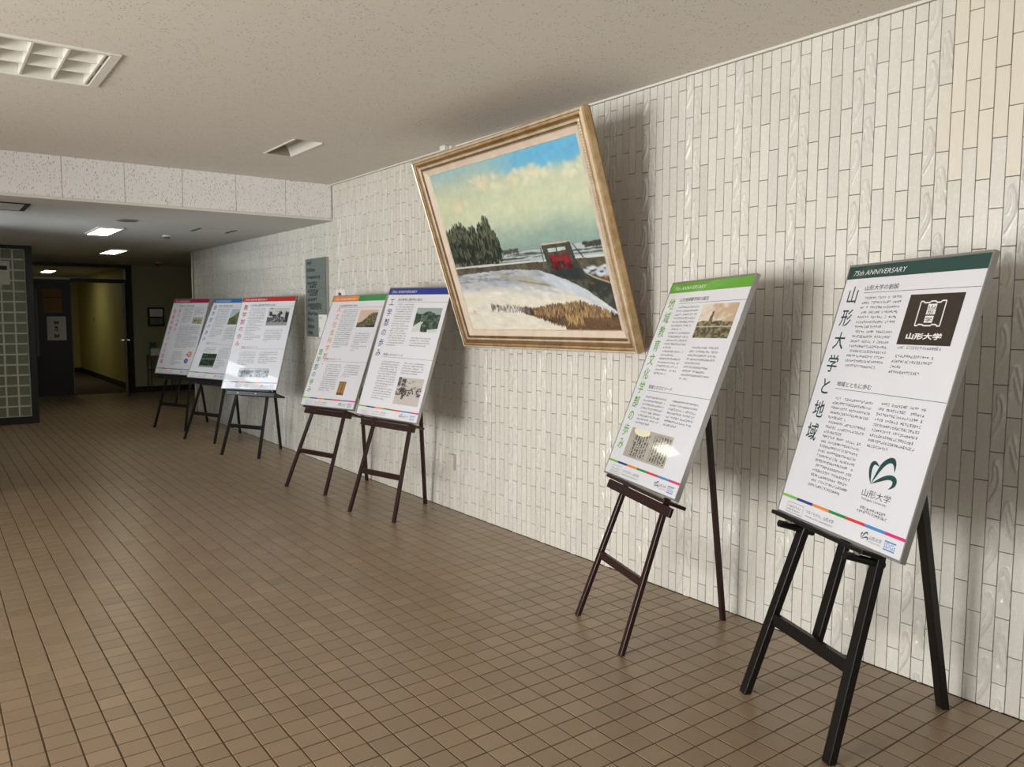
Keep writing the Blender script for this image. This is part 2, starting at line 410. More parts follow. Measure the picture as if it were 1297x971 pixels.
for d, kind, y0, z0, hgt, zf, cream in tiles:
    if cnt < 300 and d < 900:
        full = abs(hgt - TH) < 0.0045
        h = TH if full else hgt
        key = (kind, round(h, 4), cream)
        if key not in cache:
            mb = MB(); wall_tile_geo(mb, kind, h, 0, 0, res=(15, 54), z_from=zf)
            me = bpy.data.meshes.new('wall_tile'); me.from_pydata(mb.v, [], mb.f); me.materials.append(M['tile_cream' if cream else 'tile_white'])
            if kind != 'plain': me.polygons.foreach_set('use_smooth', [True] * (len(mb.f) - 4) + [False] * 4)
            cache[key] = me
        o = link_copy(cache[key], 'wall_tile', wall, (random.uniform(-.0008, .0004), y0, z0))
        o.scale = (1, 1, hgt / h); o.rotation_euler = (0, random.uniform(-.004, .004), random.uniform(-.010, .010)); cnt += 1
    else:
        mb, vals, smf = restw[cream]
        res = (12, 42) if d < 5 else ((8, 26) if d < 8 else (5, 14))
        n = wall_tile_geo(mb, kind, hgt, y0, z0, random.uniform(-.0008, .0004), res, zf, (random.uniform(-.0003, .0003), random.uniform(-.0006, .0006)))
        vals += [random.random()] * n; smf += [False] * 5 if kind == 'plain' else [True] * (n - 4) + [False] * 4
for cream, nm in ((False, 'wall_tiles'), (True, 'cream_wall_tiles')):
    mb, vals, smf = restw[cream]
    if mb.f:
        o = mb.build(nm, M['tile_cream' if cream else 'tile_white'], wall); set_piece(o.data, vals); o['kind'] = 'stuff'
        o.data.polygons.foreach_set('use_smooth', smf)
o = MB().box(-0.014, 0.004, -2.2, YB, ZC - 0.011, ZC + 0.002).build('trim_1', M['white_paint']); tag(o, 'thin white trim between the tile wall and the ceiling', kind='structure')
o = MB().box(-0.012, 0.055, YT, YT + 0.05, 0, ZS).build('trim_2', M['white_paint']); tag(o, 'pale vertical corner trim at the far end of the tile wall', kind='structure')

# ---- ceilings (holes for the two recessed fixtures)
TRO = (-3.76, -2.52, 4.45, 5.10); SLOT = (-1.066, -0.850, 5.745, 6.395)
def sheet_with_holes(mb, x0, x1, y0, y1, z, holes):
    xs = sorted({x0, x1, *[h[0] for h in holes], *[h[1] for h in holes]}); ys = sorted({y0, y1, *[h[2] for h in holes], *[h[3] for h in holes]})
    for a, b in zip(xs[:-1], xs[1:]):
        for c, d in zip(ys[:-1], ys[1:]):
            mx, my = (a + b) / 2, (c + d) / 2
            if any(h[0] < mx < h[1] and h[2] < my < h[3] for h in holes): continue
            mb.quad((a, c, z), (a, d, z), (b, d, z), (b, c, z))
mb = MB(); sheet_with_holes(mb, -9, 0.006, -4, YB + 0.3, ZC, [TRO, SLOT])
o = mb.build('ceiling', M['ceiling']); tag(o, 'beige pitted acoustic plaster ceiling over the hall', kind='structure')
o = MB().quad((-9, YB, ZS), (-9, 24.5, ZS), (XE, 24.5, ZS), (XE, YB, ZS)).build('ceiling_passage', M['soffit']); tag(o, 'lower grey painted ceiling over the passage beyond the beam', kind='structure')
beam = MB().box(-9, 0.0, YB + 0.012, YB + 0.25, ZS + .004, ZC).build('wall_beam', M['dark_slot'])
tag(beam, 'white beam face of speckled acoustic boards where the ceiling steps down', kind='structure')
xj = -0.0035
edges = [-0.0035, -0.474] + [-0.474 - 0.4705 * k for k in range(1, 18)]
for a, b in zip(edges[:-1], edges[1:]):
    mbp = MB().box(0, a - b - 0.004, 0, 0.012, 0, ZC - ZS - 0.026)
    mbp.build('acoustic_panel', M['panel'], beam).location = (b + 0.002, YB, ZS + 0.024)
MB().box(-9, -0.001, YB - 0.004, YB + 0.012, ZS + 0.0005, ZS + 0.022).build('edge_trim', M['white_paint'], beam)

# ---- left side of the room, outside the frame: window wall with bays, return wall, entrance
wl = MB()
for a, b in ((-4, -2.6), (0.2, 0.75), (4.25, 4.8), (7.4, 8.0)): wl.box(FACX - 0.12, FACX + 0.12, a, b, 0, ZC)
wl.box(FACX - 0.12, FACX + 0.12, -4, 8.0, 2.6, ZC).box(FACX - 0.12, FACX + 0.12, -4, 8.0, 0, 0.04)
o = wl.build('wall_left', M['white_paint']); tag(o, 'white window wall on the left with piers between glazed bays', kind='structure')
for n, (a, b) in enumerate(((-2.6, 0.2), (0.75, 4.25), (4.8, 7.4)), 1):
    w = MB().box(FACX - .03, FACX + .03, a, a + .05, .04, 2.6).box(FACX - .03, FACX + .03, b - .05, b, .04, 2.6).box(FACX - .03, FACX + .03, a + .05, b - .05, .04, .1).box(FACX - .03, FACX + .03, a + .05, b - .05, 2.54, 2.6)
    wn = w.build('window_%d' % n, M['dark_frame']); tag(wn, 'tall glazed bay number %d of the left window wall' % n, kind='structure')
    k = 3; st = (b - a) / k
    for q in range(1, k): MB().box(FACX - .025, FACX + .025, a + q * st - .02, a + q * st + .02, .1, 2.54).build('mullion', M['dark_frame'], wn)
    MB().box(FACX - .003, FACX + .003, a + .05, b - .05, .1, 2.54).build('pane', M['pane'], wn)
o = MB().box(FACX, ENTX, 8.0, 8.2, 0, ZC).build('wall_return', M['white_paint']); tag(o, 'white return wall beside the entrance', kind='structure')
o = MB().box(ENTX - .1, ENTX + .1, 8.2, 8.4, 0, ZS).box(ENTX - .1, ENTX + .1, 11.1, 13.2, 0, ZS).box(ENTX - .1, ENTX + .1, 8.4, 11.1, 2.42, ZS).build('wall_entrance', M['white_paint']); tag(o, 'white wall around the side entrance', kind='structure')
w = MB().box(ENTX - .04, ENTX + .04, 8.4, 8.46, 0, 2.42).box(ENTX - .04, ENTX + .04, 11.04, 11.1, 0, 2.42).box(ENTX - .04, ENTX + .04, 8.46, 11.04, 2.36, 2.42).box(ENTX - .04, ENTX + .04, 8.46, 11.04, 2.0, 2.05).build('window_4', M['dark_frame'])
tag(w, 'glazed side entrance with transom', kind='structure')
for yy in (9.3, 10.15): MB().box(ENTX - .03, ENTX + .03, yy, yy + .06, 0, 2.36).build('mullion', M['dark_frame'], w)
MB().box(ENTX - .003, ENTX + .003, 8.46, 11.04, 0, 2.36).build('pane', M['pane'], w)
w5 = MB().box(-7.05, -7.0, -4.05, -3.95, 0, 2.55).box(-3.0, -2.95, -4.05, -3.95, 0, 2.55).box(-7.0, -3.0, -4.05, -3.95, 2.5, 2.55).build('window_5', M['dark_frame'])
tag(w5, 'glazed front behind the viewer', kind='structure')
for xx in (-5.68, -4.35): MB().box(xx, xx + .05, -4.03, -3.97, 0, 2.5).build('mullion', M['dark_frame'], w5)
MB().box(-7.0, -3.0, -4.003, -3.997, 0, 2.5).build('pane', M['pane'], w5)
o = MB().box(-9, -7.05, -4.1, -3.9, 0, ZC).box(-2.95, 0.2, -4.1, -3.9, 0, ZC).box(-7.05, -2.95, -4.1, -3.9, 2.55, ZC).build('wall_back', M['white_paint']); tag(o, 'white wall behind the viewer', kind='structure')
#NEXT
# ---- far end: glass block screen, far wall with door frame, corridor beyond
YG = 12.95
gb = MB().box(ENTX + .1, -2.14, YG + 0.006, YG + 0.06, 0.10, 2.42).build('wall_glass_block', M['mortar'])
tag(gb, 'pale green glass block screen at the far left', kind='structure')
bm_ = MB().box(-.0675, .0675, 0, .05, -.0675, .0675); b2 = MB()
def block_mesh():
    mb = MB(); s, t = .0655, .060
    V = [(-s, .035, -s), (s, .035, -s), (s, .035, s), (-s, .035, s), (-s + .006, .004, -s + .006), (s - .006, .004, -s + .006), (s - .006, .004, s - .006), (-s + .006, .004, s - .006),
         (-t, .004, -t), (t, .004, -t), (t, .004, t), (-t, .004, t), (-t + .008, .012, -t + .008), (t - .008, .012, -t + .008), (t - .008, .012, t - .008), (-t + .008, .012, t - .008)]
    F = []
    for a, b in ((0, 4), (4, 8), (8, 12)):
        for k in range(4): F.append((a + k, a + (k + 1) % 4, b + (k + 1) % 4, b + k))
    mb.add(V, F, 0); mb.add([V[i] for i in (12, 13, 14, 15)], [(0, 1, 2, 3)], 1)
    me = bpy.data.meshes.new('glass_block'); me.from_pydata(mb.v, [], mb.f); me.materials.append(M['block']); me.materials.append(M['block_core']); me.polygons.foreach_set('material_index', mb.m)
    return me
bme = block_mesh()
for i in range(5):
    for j in range(16):
        link_copy(bme, 'glass_block', gb, (-2.215 - 0.1452 * i, YG - .012, 0.175 + 0.145 * j))
fr = MB().box(-2.14, -2.055, YG - .03, YG + .09, 0, ZS).box(ENTX + .1, -2.14, YG - .03, YG + .09, 2.42, ZS).box(ENTX + .1, -2.14, YG - .03, YG + .09, 0, .10).build('trim_3', M['dark_frame'])
tag(fr, 'dark frame around the glass block screen', kind='structure')
o = MB().box(-2.2, -2.06, YG + .09, YF, 0, ZS).build('wall_side', M['plaster']); tag(o, 'plaster side wall behind the glass block screen', kind='structure')

o = MB().box(-0.02, XE, YF, YF + .12, 0, ZS).box(-2.2, -1.80, YF, YF + .12, 0, ZS).build('wall_far', M['plaster']); tag(o, 'dim greenish cream plaster wall at the far end', kind='structure')
o = MB().box(-0.01, XE, YF - .012, YF, 0, .11).build('baseboard_far', M['dark_base']); tag(o, 'black baseboard along the far plaster wall', kind='structure')
o = MB().box(XE, XE + .1, YT, YF, 0, ZS).build('wall_recess', M['plaster']); tag(o, 'plaster end wall of the recess behind the tile wall', kind='structure')
o = MB().box(0.2, XE, YT - .1, YT + .02, 0, ZS).build('wall_recess_return', M['plaster']); tag(o, 'plaster back of the tile wall', kind='structure')
df = MB().box(-0.13, -0.02, YF - .05, YF + .13, 0, ZS).box(-1.80, -1.70, YF - .05, YF + .13, 0, ZS).box(-1.70, -0.13, YF - .05, YF + .13, 2.41, ZS).box(-1.70, -0.13, YF - .05, YF + .13, 2.12, 2.19).build('door_1', M['dark_frame'])
tag(df, 'dark framed double doorway with a glazed transom at the far end', kind='structure')
MB().box(-1.70, -0.13, YF + .03, YF + .036, 2.19, 2.41).build('transom_pane', M['pane'], df)
lf = MB().box(-1.70, -1.06, YF - .01, YF + .035, 0.01, 2.115).build('door_leaf', M['dark_door'], df)
MB().box(-1.655, -1.615, YF - .05, YF - .015, .75, 1.98).build('pull_bar', M['pale_edge'], lf)
MB().box(-1.075, -1.06, YF - .014, YF - .01, .02, 2.1).build('edge_strip', M['pale_edge'], lf)
MB().box(-1.69, -1.075, YF - .07, YF - .05, 2.165, 2.195).build('closer_arm', M['white_metal'], df)
hx = Vector((-0.15, YF - .02, 0)); ed = Vector((-0.20, -0.98, 0)).normalized(); sd = Vector((ed.y, -ed.x, 0))
lf2 = MB().beam(hx + Vector((0, 0, 1.06)), hx + ed * .86 + Vector((0, 0, 1.06)), Vector((0, 0, 1)), 2.09, .045).build('door_leaf', M['brown_door'], df)
kn = MB()
for s in (-1, 1):
    a = hx + ed * .79 + Vector((0, 0, 1.05)); kn.cyl(a + sd * (s * .022), a + sd * (s * .06), .011); kn.beam(a + sd * (s * .06) + ed * .02, a + sd * (s * .06) - ed * .09, Vector((0, 0, 1)), .018, .014)
kn.build('lever_handle', M['chrome'], lf2)
# corridor beyond the doorway
o = MB().box(0.0, 0.1, YF + .12, 23.6, 0, ZS).build('wall_corridor_right', M['corr_wall']); tag(o, 'yellowish corridor wall seen through the doorway', kind='structure')
o = MB().box(-2.2, 0.1, 23.6, 23.7, 0, ZS).build('wall_corridor_end', M['corr_wall']); tag(o, 'yellowish end wall of the corridor beyond the doorway', kind='structure')
o = MB().box(-2.2, -2.1, YF + .12, 23.6, 0, ZS).build('wall_corridor_left', M['corr_wall']); tag(o, 'yellowish left wall of the corridor beyond the doorway', kind='structure')
o = MB().box(-0.015, 0.0, YF + .12, 23.6, 0, .12).box(-2.1, -.015, 23.585, 23.6, 0, .12).build('baseboard_corridor', M['dark_base']); tag(o, 'dark baseboard in the corridor beyond the doorway', kind='structure')
cf = MB().quad((-2.1, YF + .1, -.002), (0, YF + .1, -.002), (0, 23.6, -.002), (-2.1, 23.6, -.002)).build('floor_corridor', mat('corridor_linoleum', srgb(112, 98, 66), .4)); tag(cf, 'olive brown corridor floor beyond the doorway', kind='structure')
MB().box(-0.004, 0, 21.2, 21.28, 1.35, 1.43).build('wall_switch', M['red_lamp'], bpy.data.objects['wall_corridor_right'])

# ---- stroke lettering: small illegible writing made of short bars; and real letters from the built-in typeface
def pseudo_glyph(mb, x, y, s, dens, R, eps, wgt=0.135):
    """one unreadable printed character of size s with its lower left at x, y in the x-z plane"""
    w = s * wgt
    def bar(x0, y0, x1, y1): mb.quad((x0, eps, y0), (x1, eps, y0), (x1, eps, y1), (x0, eps, y1))
    hs = sorted(R.sample([0.08, 0.28, 0.5, 0.7, 0.9], 3 if dens > .5 and R.random() < dens else 2))
    for h in hs:
        a = R.uniform(0, .25); b = R.uniform(.7, .98); bar(x + a * s, y + h * s - w / 2, x + b * s, y + h * s + w / 2)
    for q in R.sample([.15, .35, .5, .7, .85], 2 if R.random() < dens else 1):
        a = R.uniform(0, .3); b = R.uniform(.65, 1.0); bar(x + q * s - w / 2, y + a * s, x + q * s + w / 2, y + b * s)

_fc = {}
def glyph_geo(ch, shear=0.0, bold=0.0):
    key = (ch, shear, bold)
    if key in _fc: return _fc[key]
    cu = bpy.data.curves.new('t', 'FONT'); cu.body = ch; cu.size = 1.0; cu.resolution_u = 2; cu.shear = shear; cu.offset = bold; cu.fill_mode = 'FRONT'
    ob = bpy.data.objects.new('t', cu); C.objects.link(ob)
    dg = bpy.context.evaluated_depsgraph_get(); me = bpy.data.meshes.new_from_object(ob.evaluated_get(dg))
    v = [(p.co.x, p.co.y) for p in me.vertices]; f = [tuple(p.vertices) for p in me.polygons]
    bpy.data.objects.remove(ob); bpy.data.curves.remove(cu); bpy.data.meshes.remove(me)
    _fc[key] = (v, f); return _fc[key]
def put_text(mb, s, x, z, size, eps, mode='h', width=None, shear=0.0, bold=0.0, sx=1.0, centre=False):
    """h: one line with its lower left at x, z (fitted to width); cell: one glyph fitted into the square cell with lower left x, z"""
    v, f = glyph_geo(s, shear, bold)
    if not v: return
    xs = [p[0] for p in v]; ys = [p[1] for p in v]
    if mode == 'cell':
        # keep the relative size of kana: scale by the em, centre the ink in the cell
        k = size / 1.0; cx = (min(xs) + max(xs)) / 2; cy = (min(ys) + max(ys)) / 2
        V = [(x + size / 2 + (p[0] - cx) * k * sx, eps, z + size / 2 + (p[1] - cy) * k) for p in v]
    else:
        kx = (width / (max(xs) - min(xs))) if width else size * sx
        ky = size / max(0.2, (max(ys) - min(ys))) if width else size
        x0 = min(xs); y0 = min(ys)
        V = [(x + (p[0] - x0) * kx, eps, z + (p[1] - y0) * ky) for p in v]
    # counter-clockwise seen from -y
    mb.add(V, f)

# ---- numpy noise for pictures
def vnoise(U, V, fx, fy, seed):
    g = np.random.default_rng(seed).random((int(fy) + 3, int(fx) + 3))
    x = np.clip(U, 0, 1) * fx; y = np.clip(V, 0, 1) * fy; xi = x.astype(int); yi = y.astype(int); a = x - xi; b = y - yi
    a = a * a * (3 - 2 * a); b = b * b * (3 - 2 * b)
    return (g[yi, xi] * (1 - a) + g[yi, xi + 1] * a) * (1 - b) + (g[yi + 1, xi] * (1 - a) + g[yi + 1, xi + 1] * a) * b
def fbm(U, V, fx, fy, seed, oct=4):
    s = 0; w = 0
    for k in range(oct): s = s + vnoise(U, V, fx * 2 ** k, fy * 2 ** k, seed + k) / 2 ** k; w += 1 / 2 ** k
    return s / w
def lerp(a, b, t):
    a = np.asarray(a, float); b = np.asarray(b, float); t = np.clip(t, 0, 1)[..., None]; return a * (1 - t) + b * t
def sstep(a, b, x): t = np.clip((x - a) / (b - a), 0, 1); return t * t * (3 - 2 * t)
def picture(name, x0, x1, z0, z1, eps, nu, nv, fn, material, parent):
    """grid in the x-z plane facing -y whose colours come from fn(U, V) with V downwards, sRGB 0..255"""
    u = np.linspace(0, 1, nu); v = np.linspace(0, 1, nv); U, V = np.meshgrid(u, v)
    rgb = np.clip(fn(U, V), 0, 255) / 255.0
    lin = np.where(rgb <= .04045, rgb / 12.92, ((rgb + .055) / 1.055) ** 2.4)
    co = np.stack([x0 + (x1 - x0) * U, np.full_like(U, eps), z1 - (z1 - z0) * V], -1).reshape(-1, 3)
    idx = np.arange(nu * nv).reshape(nv, nu)
    F = np.stack([idx[1:, :-1], idx[1:, 1:], idx[:-1, 1:], idx[:-1, :-1]], -1).reshape(-1, 4)
    me = bpy.data.meshes.new(name); me.from_pydata(co.tolist(), [], F.tolist()); me.materials.append(material)
    at = me.color_attributes.new('Col', 'FLOAT_COLOR', 'POINT')
    at.data.foreach_set('color', np.concatenate([lin.reshape(-1, 3), np.ones((nu * nv, 1))], 1).astype(np.float32).ravel())
    o = bpy.data.objects.new(name, me); C.objects.link(o); o.parent = parent
    return o

# ---- the big landscape painting, tilted forward
PW, PH = 1.79, 1.36
tl = math.radians(18.4); rl = math.radians(0.75)
def frame_matrix(base, yaw, lean, roll):
    """x right along the board, z up the board, -y towards the viewer. lean > 0 tips the top away from the viewer"""
    u = Vector((math.sin(yaw), -math.cos(yaw), 0)); n = Vector((-math.cos(yaw), -math.sin(yaw), 0))
    v = Vector((0, 0, 1)) * math.cos(lean) - n * math.sin(lean)
    u2 = u * math.cos(roll) + v * math.sin(roll); v2 = -u * math.sin(roll) + v * math.cos(roll); y = v2.cross(u2)
    return Matrix(((u2.x, y.x, v2.x, base[0]), (u2.y, y.y, v2.y, base[1]), (u2.z, y.z, v2.z, base[2]), (0, 0, 0, 1)))
pt = empty('landscape_painting', mat=frame_matrix((-0.085, 4.035, 1.335), 0.0, -tl, rl))
tag(pt, 'large gilt framed oil painting of a snowy landscape with a red sluice gate', 'painting')
# moulding profile: (distance in from the outer edge, height towards the viewer, material)
prof = [(0.0, 0.0, 0), (0.0, .040, 0), (.006, .050, 0), (.013, .056, 2), (.018, .052, 2), (.022, .046, 1), (.030, .048, 0), (.036, .046, 0), (.040, .038, 1), (.052, .030, 1), (.058, .036, 0), (.064, .040, 2), (.070, .036, 2), (.075, .026, 1), (.084, .026, 1), (.088, .030, 2), (.092, .026, 3), (.122, .012, 3), (.126, .016, 2), (.129, .010, 2), (.129, 0.0, 2)]
def rail(side):
    mb = MB()
    def pt2(t, h, end):
        x0, x1, z0, z1 = t, PW - t, t, PH - t
        c = {'b': ((x0, z0), (x1, z0)), 'r': ((x1, z0), (x1, z1)), 't': ((x1, z1), (x0, z1)), 'l': ((x0, z1), (x0, z0))}[side][end]
        return (c[0] - PW / 2, -h, c[1])
    for (a, ha, m0), (b, hb, m1) in zip(prof[:-1], prof[1:]):
        mb.quad(pt2(a, ha, 0), pt2(a, ha, 1), pt2(b, hb, 1), pt2(b, hb, 0), m1)
    t0, t1 = prof[0][0], prof[-1][0]
    mb.quad(pt2(t1, 0, 0), pt2(t1, 0, 1), pt2(t0, 0, 1), pt2(t0, 0, 0), 1)
    return mb.build('frame_rail', [M['gold'], M['gold_dark'], M['silver_leaf'], M['liner']], pt)
for s in 'brtl': rail(s)
# twisted rope beading along the inner ridges
def beads(x0, z0, x1, z1, nme):
    mb = MB(); L = math.hypot(x1 - x0, z1 - z0); n = int(L / .016); dx, dz = (x1 - x0) / L, (z1 - z0) / L
    for k in range(n):
        c = (k + .5) * L / n
        p = Vector((x0 + dx * (c - .008), -.036, z0 + dz * (c - .008))); q = Vector((x0 + dx * (c + .008), -.036, z0 + dz * (c + .008)))
        sdv = Vector((-dz, 0, dx)) * .004
        mb.beam(p - sdv, q + sdv, Vector((0, 1, 0)), .010, .007)
    return mb.build(nme, M['silver_leaf'], pt)
i_ = .064
for a in ((PW / 2 - i_, i_, PW / 2 - i_, PH - i_), (-PW / 2 + i_, i_, -PW / 2 + i_, PH - i_)): beads(*a, 'rope_beading')['kind'] = 'stuff'
MB().box(-PW / 2 + .01, PW / 2 - .01, 0.001, .018, .01, PH - .01).build('backing_board', M['wood_light'], pt)
def landscape(U, V):
    G = np.random.default_rng(5); nv, nu = U.shape
    n1 = fbm(U, V, 5, 5, 11, 5); n2 = fbm(U, V, 14, 10, 31, 4); n3 = fbm(U, V, 60, 30, 51, 3)
    A = np.array
    col = lerp((164, 188, 182), (196, 205, 178), sstep(.0, .16, V))
    col = lerp(col, A((206, 213, 180)), sstep(.10, .28, V + (n1 - .5) * .16))
    col = lerp(col, A((192, 205, 178)), sstep(.28, .40, V + (n1 - .5) * .12))
    col = lerp(col, A((150, 174, 162)), sstep(.36, .50, V + (n1 - .5) * .10 + (U - .5) * .04))
    col = lerp(col, A((134, 156, 156)), sstep(.46, .56, V))
    topline = .02 + .085 * sstep(.30, .60, U) + .05 * (n1 - .5) + .09 * (n2 - .5) - .015 * sstep(.8, 1, U)
    blue = lerp((150, 190, 196), (104, 180, 218), sstep(.40, .75, U))
    col = lerp(blue, col, sstep(-.04, .045, V - topline))
    def dab(cx, cy, rx, ry, ang, c, a, soft=1.0, clip=None):
        R_ = max(rx, ry); i0, i1 = max(0, int((cx - R_) * nu)), min(nu, int((cx + R_) * nu) + 2); j0, j1 = max(0, int((cy - R_) * nv)), min(nv, int((cy + R_) * nv) + 2)
        if i0 >= i1 or j0 >= j1: return
        u = U[j0:j1, i0:i1] - cx; v = V[j0:j1, i0:i1] - cy; ca, sa = math.cos(ang), math.sin(ang)
        d = ((u * ca + v * sa) / rx) ** 2 + ((-u * sa + v * ca) / ry) ** 2
        m = np.clip((1 - d) / soft, 0, 1) * a
        if clip is not None: m = m * clip[j0:j1, i0:i1]
        col[j0:j1, i0:i1] = col[j0:j1, i0:i1] * (1 - m[..., None]) + A(c, float) * m[..., None]
    jit = lambda c, s=10: tuple(A(c, float) + G.uniform(-s, s) + G.uniform(-s, s, 3) * .3)
    # sky dabs and cloud lights
    for _ in range(420):
        x, y = G.random(), G.random() * .50
        j, i = min(nv - 1, int(y * nv)), min(nu - 1, int(x * nu)); dab(x, y, G.uniform(.02, .06), G.uniform(.01, .03), G.uniform(-1.2, .4), jit(col[j, i], 9), .45)
    for _ in range(70):
        x = G.uniform(.28, 1.0); y = .075 + .07 * sstep(.3, .6, A(x)) * .6 + G.uniform(-.02, .06); dab(x, y, G.uniform(.012, .035), G.uniform(.012, .035), G.uniform(-1.4, -.4), jit((230, 224, 194), 8), G.uniform(.25, .55))
    for (x, y) in ((.36, .13), (.40, .115), (.16, .20), (.15, .23), (.56, .12), (.60, .14), (.72, .11)):
        for _ in range(5): dab(x + G.uniform(-.025, .025), y + G.uniform(-.02, .02), .03, .02, G.uniform(-1, 0), jit((228, 212, 178), 6), .4)
    # distant shore: water and land bands
    far = V > .533 - .010 * sstep(.5, 1, U)
    col[far] = (A((176, 188, 190)) + 18 * (n3 - .5)[..., None])[far]
    for (x, y, rx, ry, c) in ((.45, .548, .16, .006, (66, 74, 70)), (.60, .556, .12, .005, (92, 100, 96)), (.48, .570, .14, .006, (76, 84, 80)), (.95, .560, .12, .006, (70, 76, 70)), (.93, .578, .10, .006, (96, 102, 96)), (.42, .588, .12, .004, (120, 128, 126))):
        for _ in range(14): dab(x + G.uniform(-rx, rx), y + G.uniform(-ry, ry) * .5, G.uniform(.02, .06), ry * G.uniform(.5, 1.1), G.uniform(-.08, .08), jit(c, 8), .8)
    for _ in range(60): dab(G.uniform(.39, .50), .528 + G.uniform(-.012, .010), .010, .007, 0, jit((78, 84, 70), 14), .9)
    for _ in range(60): dab(G.uniform(.90, 1.0), .540 + G.uniform(-.016, .008), .010, .008, 0, jit((64, 66, 58), 12), .9)
    # trees: crowns of dark strokes with light tips, thin trunks
    crowns = [(.035, .455, .055, .11), (.085, .43, .05, .105), (.125, .44, .045, .125), (.165, .455, .045, .10), (.205, .45, .045, .11), (.245, .48, .04, .09), (.285, .46, .05, .12), (.320, .43, .045, .125), (.345, .49, .045, .10), (.06, .53, .07, .07), (.16, .54, .09, .06), (.28, .54, .08, .06)]
    for (cx, cy, rx, ry) in crowns:
        dab(cx, cy, rx * .95, ry * .95, 0, (44, 52, 44), .8, .5, clip=(V < .585).astype(float))
        for _ in range(85):
            t = G.uniform(0, 2 * math.pi); r = math.sqrt(G.random()); x = cx + rx * r * math.cos(t); y = cy + ry * r * math.sin(t)
            if y > .585: continue
            dab(x, y, .0055, G.uniform(.012, .026), G.uniform(-.25, .25), jit((40, 48, 40), 14), .8, .6)
    for (cx, cy, rx, ry) in crowns:
        for _ in range(30):
            t = G.uniform(math.pi, 2 * math.pi); r = G.uniform(.35, 1.0); x = cx + rx * r * math.cos(t); y = cy + ry * r * math.sin(t)
            dab(x, y, .0042, G.uniform(.010, .024), G.uniform(-.3, .3), jit((106, 108, 88), 18), .7, .6)
        for _ in range(5): dab(cx + G.uniform(-rx, rx) * .8, .52 + G.uniform(-.08, .02), .0028, .055, G.uniform(-.1, .1), jit((30, 32, 26), 8), .7, .5)
        for _ in range(8): dab(cx + G.uniform(-rx, rx), .50 + G.uniform(-.05, .06), .005, .02, 0, jit((58, 82, 62), 14), .5)
    for _ in range(18): dab(G.uniform(.0, .36), .572 + G.uniform(-.006, .008), .005, .014, 0, jit((176, 164, 148), 16), .6)
    # embankment
    bank_top = .588 + .010 * U; bank_bot = .640 - .014 * sstep(0, .35, U) + .045 * sstep(.35, .8, U)
    bk = (V > bank_top) & (V < bank_bot + .03); bkf = bk.astype(float)
    col[bk] = (A((92, 88, 76)) + 24 * (n3 - .5)[..., None])[bk]
    for _ in range(160): dab(G.random(), G.uniform(.595, .68), G.uniform(.006, .03), G.uniform(.006, .02), G.uniform(-.3, .3), jit(((78, 72, 58), (120, 112, 92), (62, 60, 52))[G.integers(3)], 10), .6, clip=bkf)
    ln = np.abs(V - bank_top - .003) < .0055 + .003 * (n2 - .5); col[ln] = A((204, 208, 202))
    # snow field
    edge = np.interp(U[0], [0, .2, .45, .60, .67, .76, .86, 1.0], [.640, .630, .632, .650, .676, .715, .775, .90])[None, :]
    sn = V > edge + .010 * (n3 - .5); snf = sn.astype(float)
    behind = (V > bank_bot) & ~sn; col[behind] = lerp((52, 56, 52), (84, 88, 80), sstep(.4, .7, n3))[behind]
    snow = lerp((176, 184, 194), (230, 226, 210), sstep(.68, .80, V - .05 * sstep(.3, .6, U)))
    col[sn] = snow[sn]
    for _ in range(520):
        x, y = G.random(), G.uniform(.64, 1.0)
        if y < .74: c = ((168, 178, 192), (150, 156, 164), (206, 208, 206), (190, 190, 182))[G.integers(4)]
        else: c = ((236, 232, 218), (226, 218, 196), (214, 212, 206), (240, 238, 228))[G.integers(4)]
        dab(x, y, G.uniform(.02, .06), G.uniform(.006, .018), G.uniform(-.1, .35), jit(c, 6), .5, clip=snf)
    for _ in range(60): x = G.uniform(.0, .45); dab(x, .672 + G.uniform(-.025, .02), G.uniform(.012, .04), .006, .05, jit((128, 132, 138), 14), .6, clip=snf)
    for _ in range(60): x = G.uniform(.30, .62); dab(x, .665 + .25 * (x - .35) + G.uniform(-.02, .015), G.uniform(.02, .05), .007, .22, jit((172, 168, 154), 10), .5, clip=snf)
    for _ in range(30): x = G.uniform(.45, .64); dab(x, .70 + .2 * (x - .45), .02, .005, .3, jit((136, 128, 98), 12), .6, clip=snf)
    for _ in range(90):
        x = G.uniform(.62, 1.0); e = np.interp(x, [.60, .67, .76, .86, 1.0], [.650, .676, .715, .775, .90]); dab(x, e + G.uniform(.005, .06), G.uniform(.015, .05), .010, .55, jit((198, 208, 218), 8), .75, clip=snf)
    # ditch and the snow patch on the right bank
    nosn = 1 - snf
    for _ in range(120):
        x = G.uniform(.84, 1.02); y = G.uniform(.650, .745); c = (202, 212, 224) if y < .695 + .25 * (x - .9) else (120, 90, 62)
        if ((x - .965) / .12) ** 2 + ((y - .70) / .06) ** 2 < 1: dab(x, y, .018, .010, G.uniform(-.3, .2), jit(c, 16), .9, clip=nosn)
    for _ in range(60): x = G.uniform(.90, 1.0); dab(x, .722 + .1 * (x - .9) + G.uniform(-.016, .014), .004, .016, G.uniform(-.3, .3), jit((112, 76, 46), 18), .8, clip=nosn)
    for k in range(60):
        q = k / 59; x = .80 + .22 * q; y = np.interp(x, [.80, .86, .92, 1.02], [.62, .690, .732, .775]); dab(x, y, .020, .016, .5, (54, 58, 54), .9, clip=nosn)
        if x > .86: dab(x, y - .020, .014, .0045, .32, jit((176, 172, 154), 8), .9, clip=nosn)
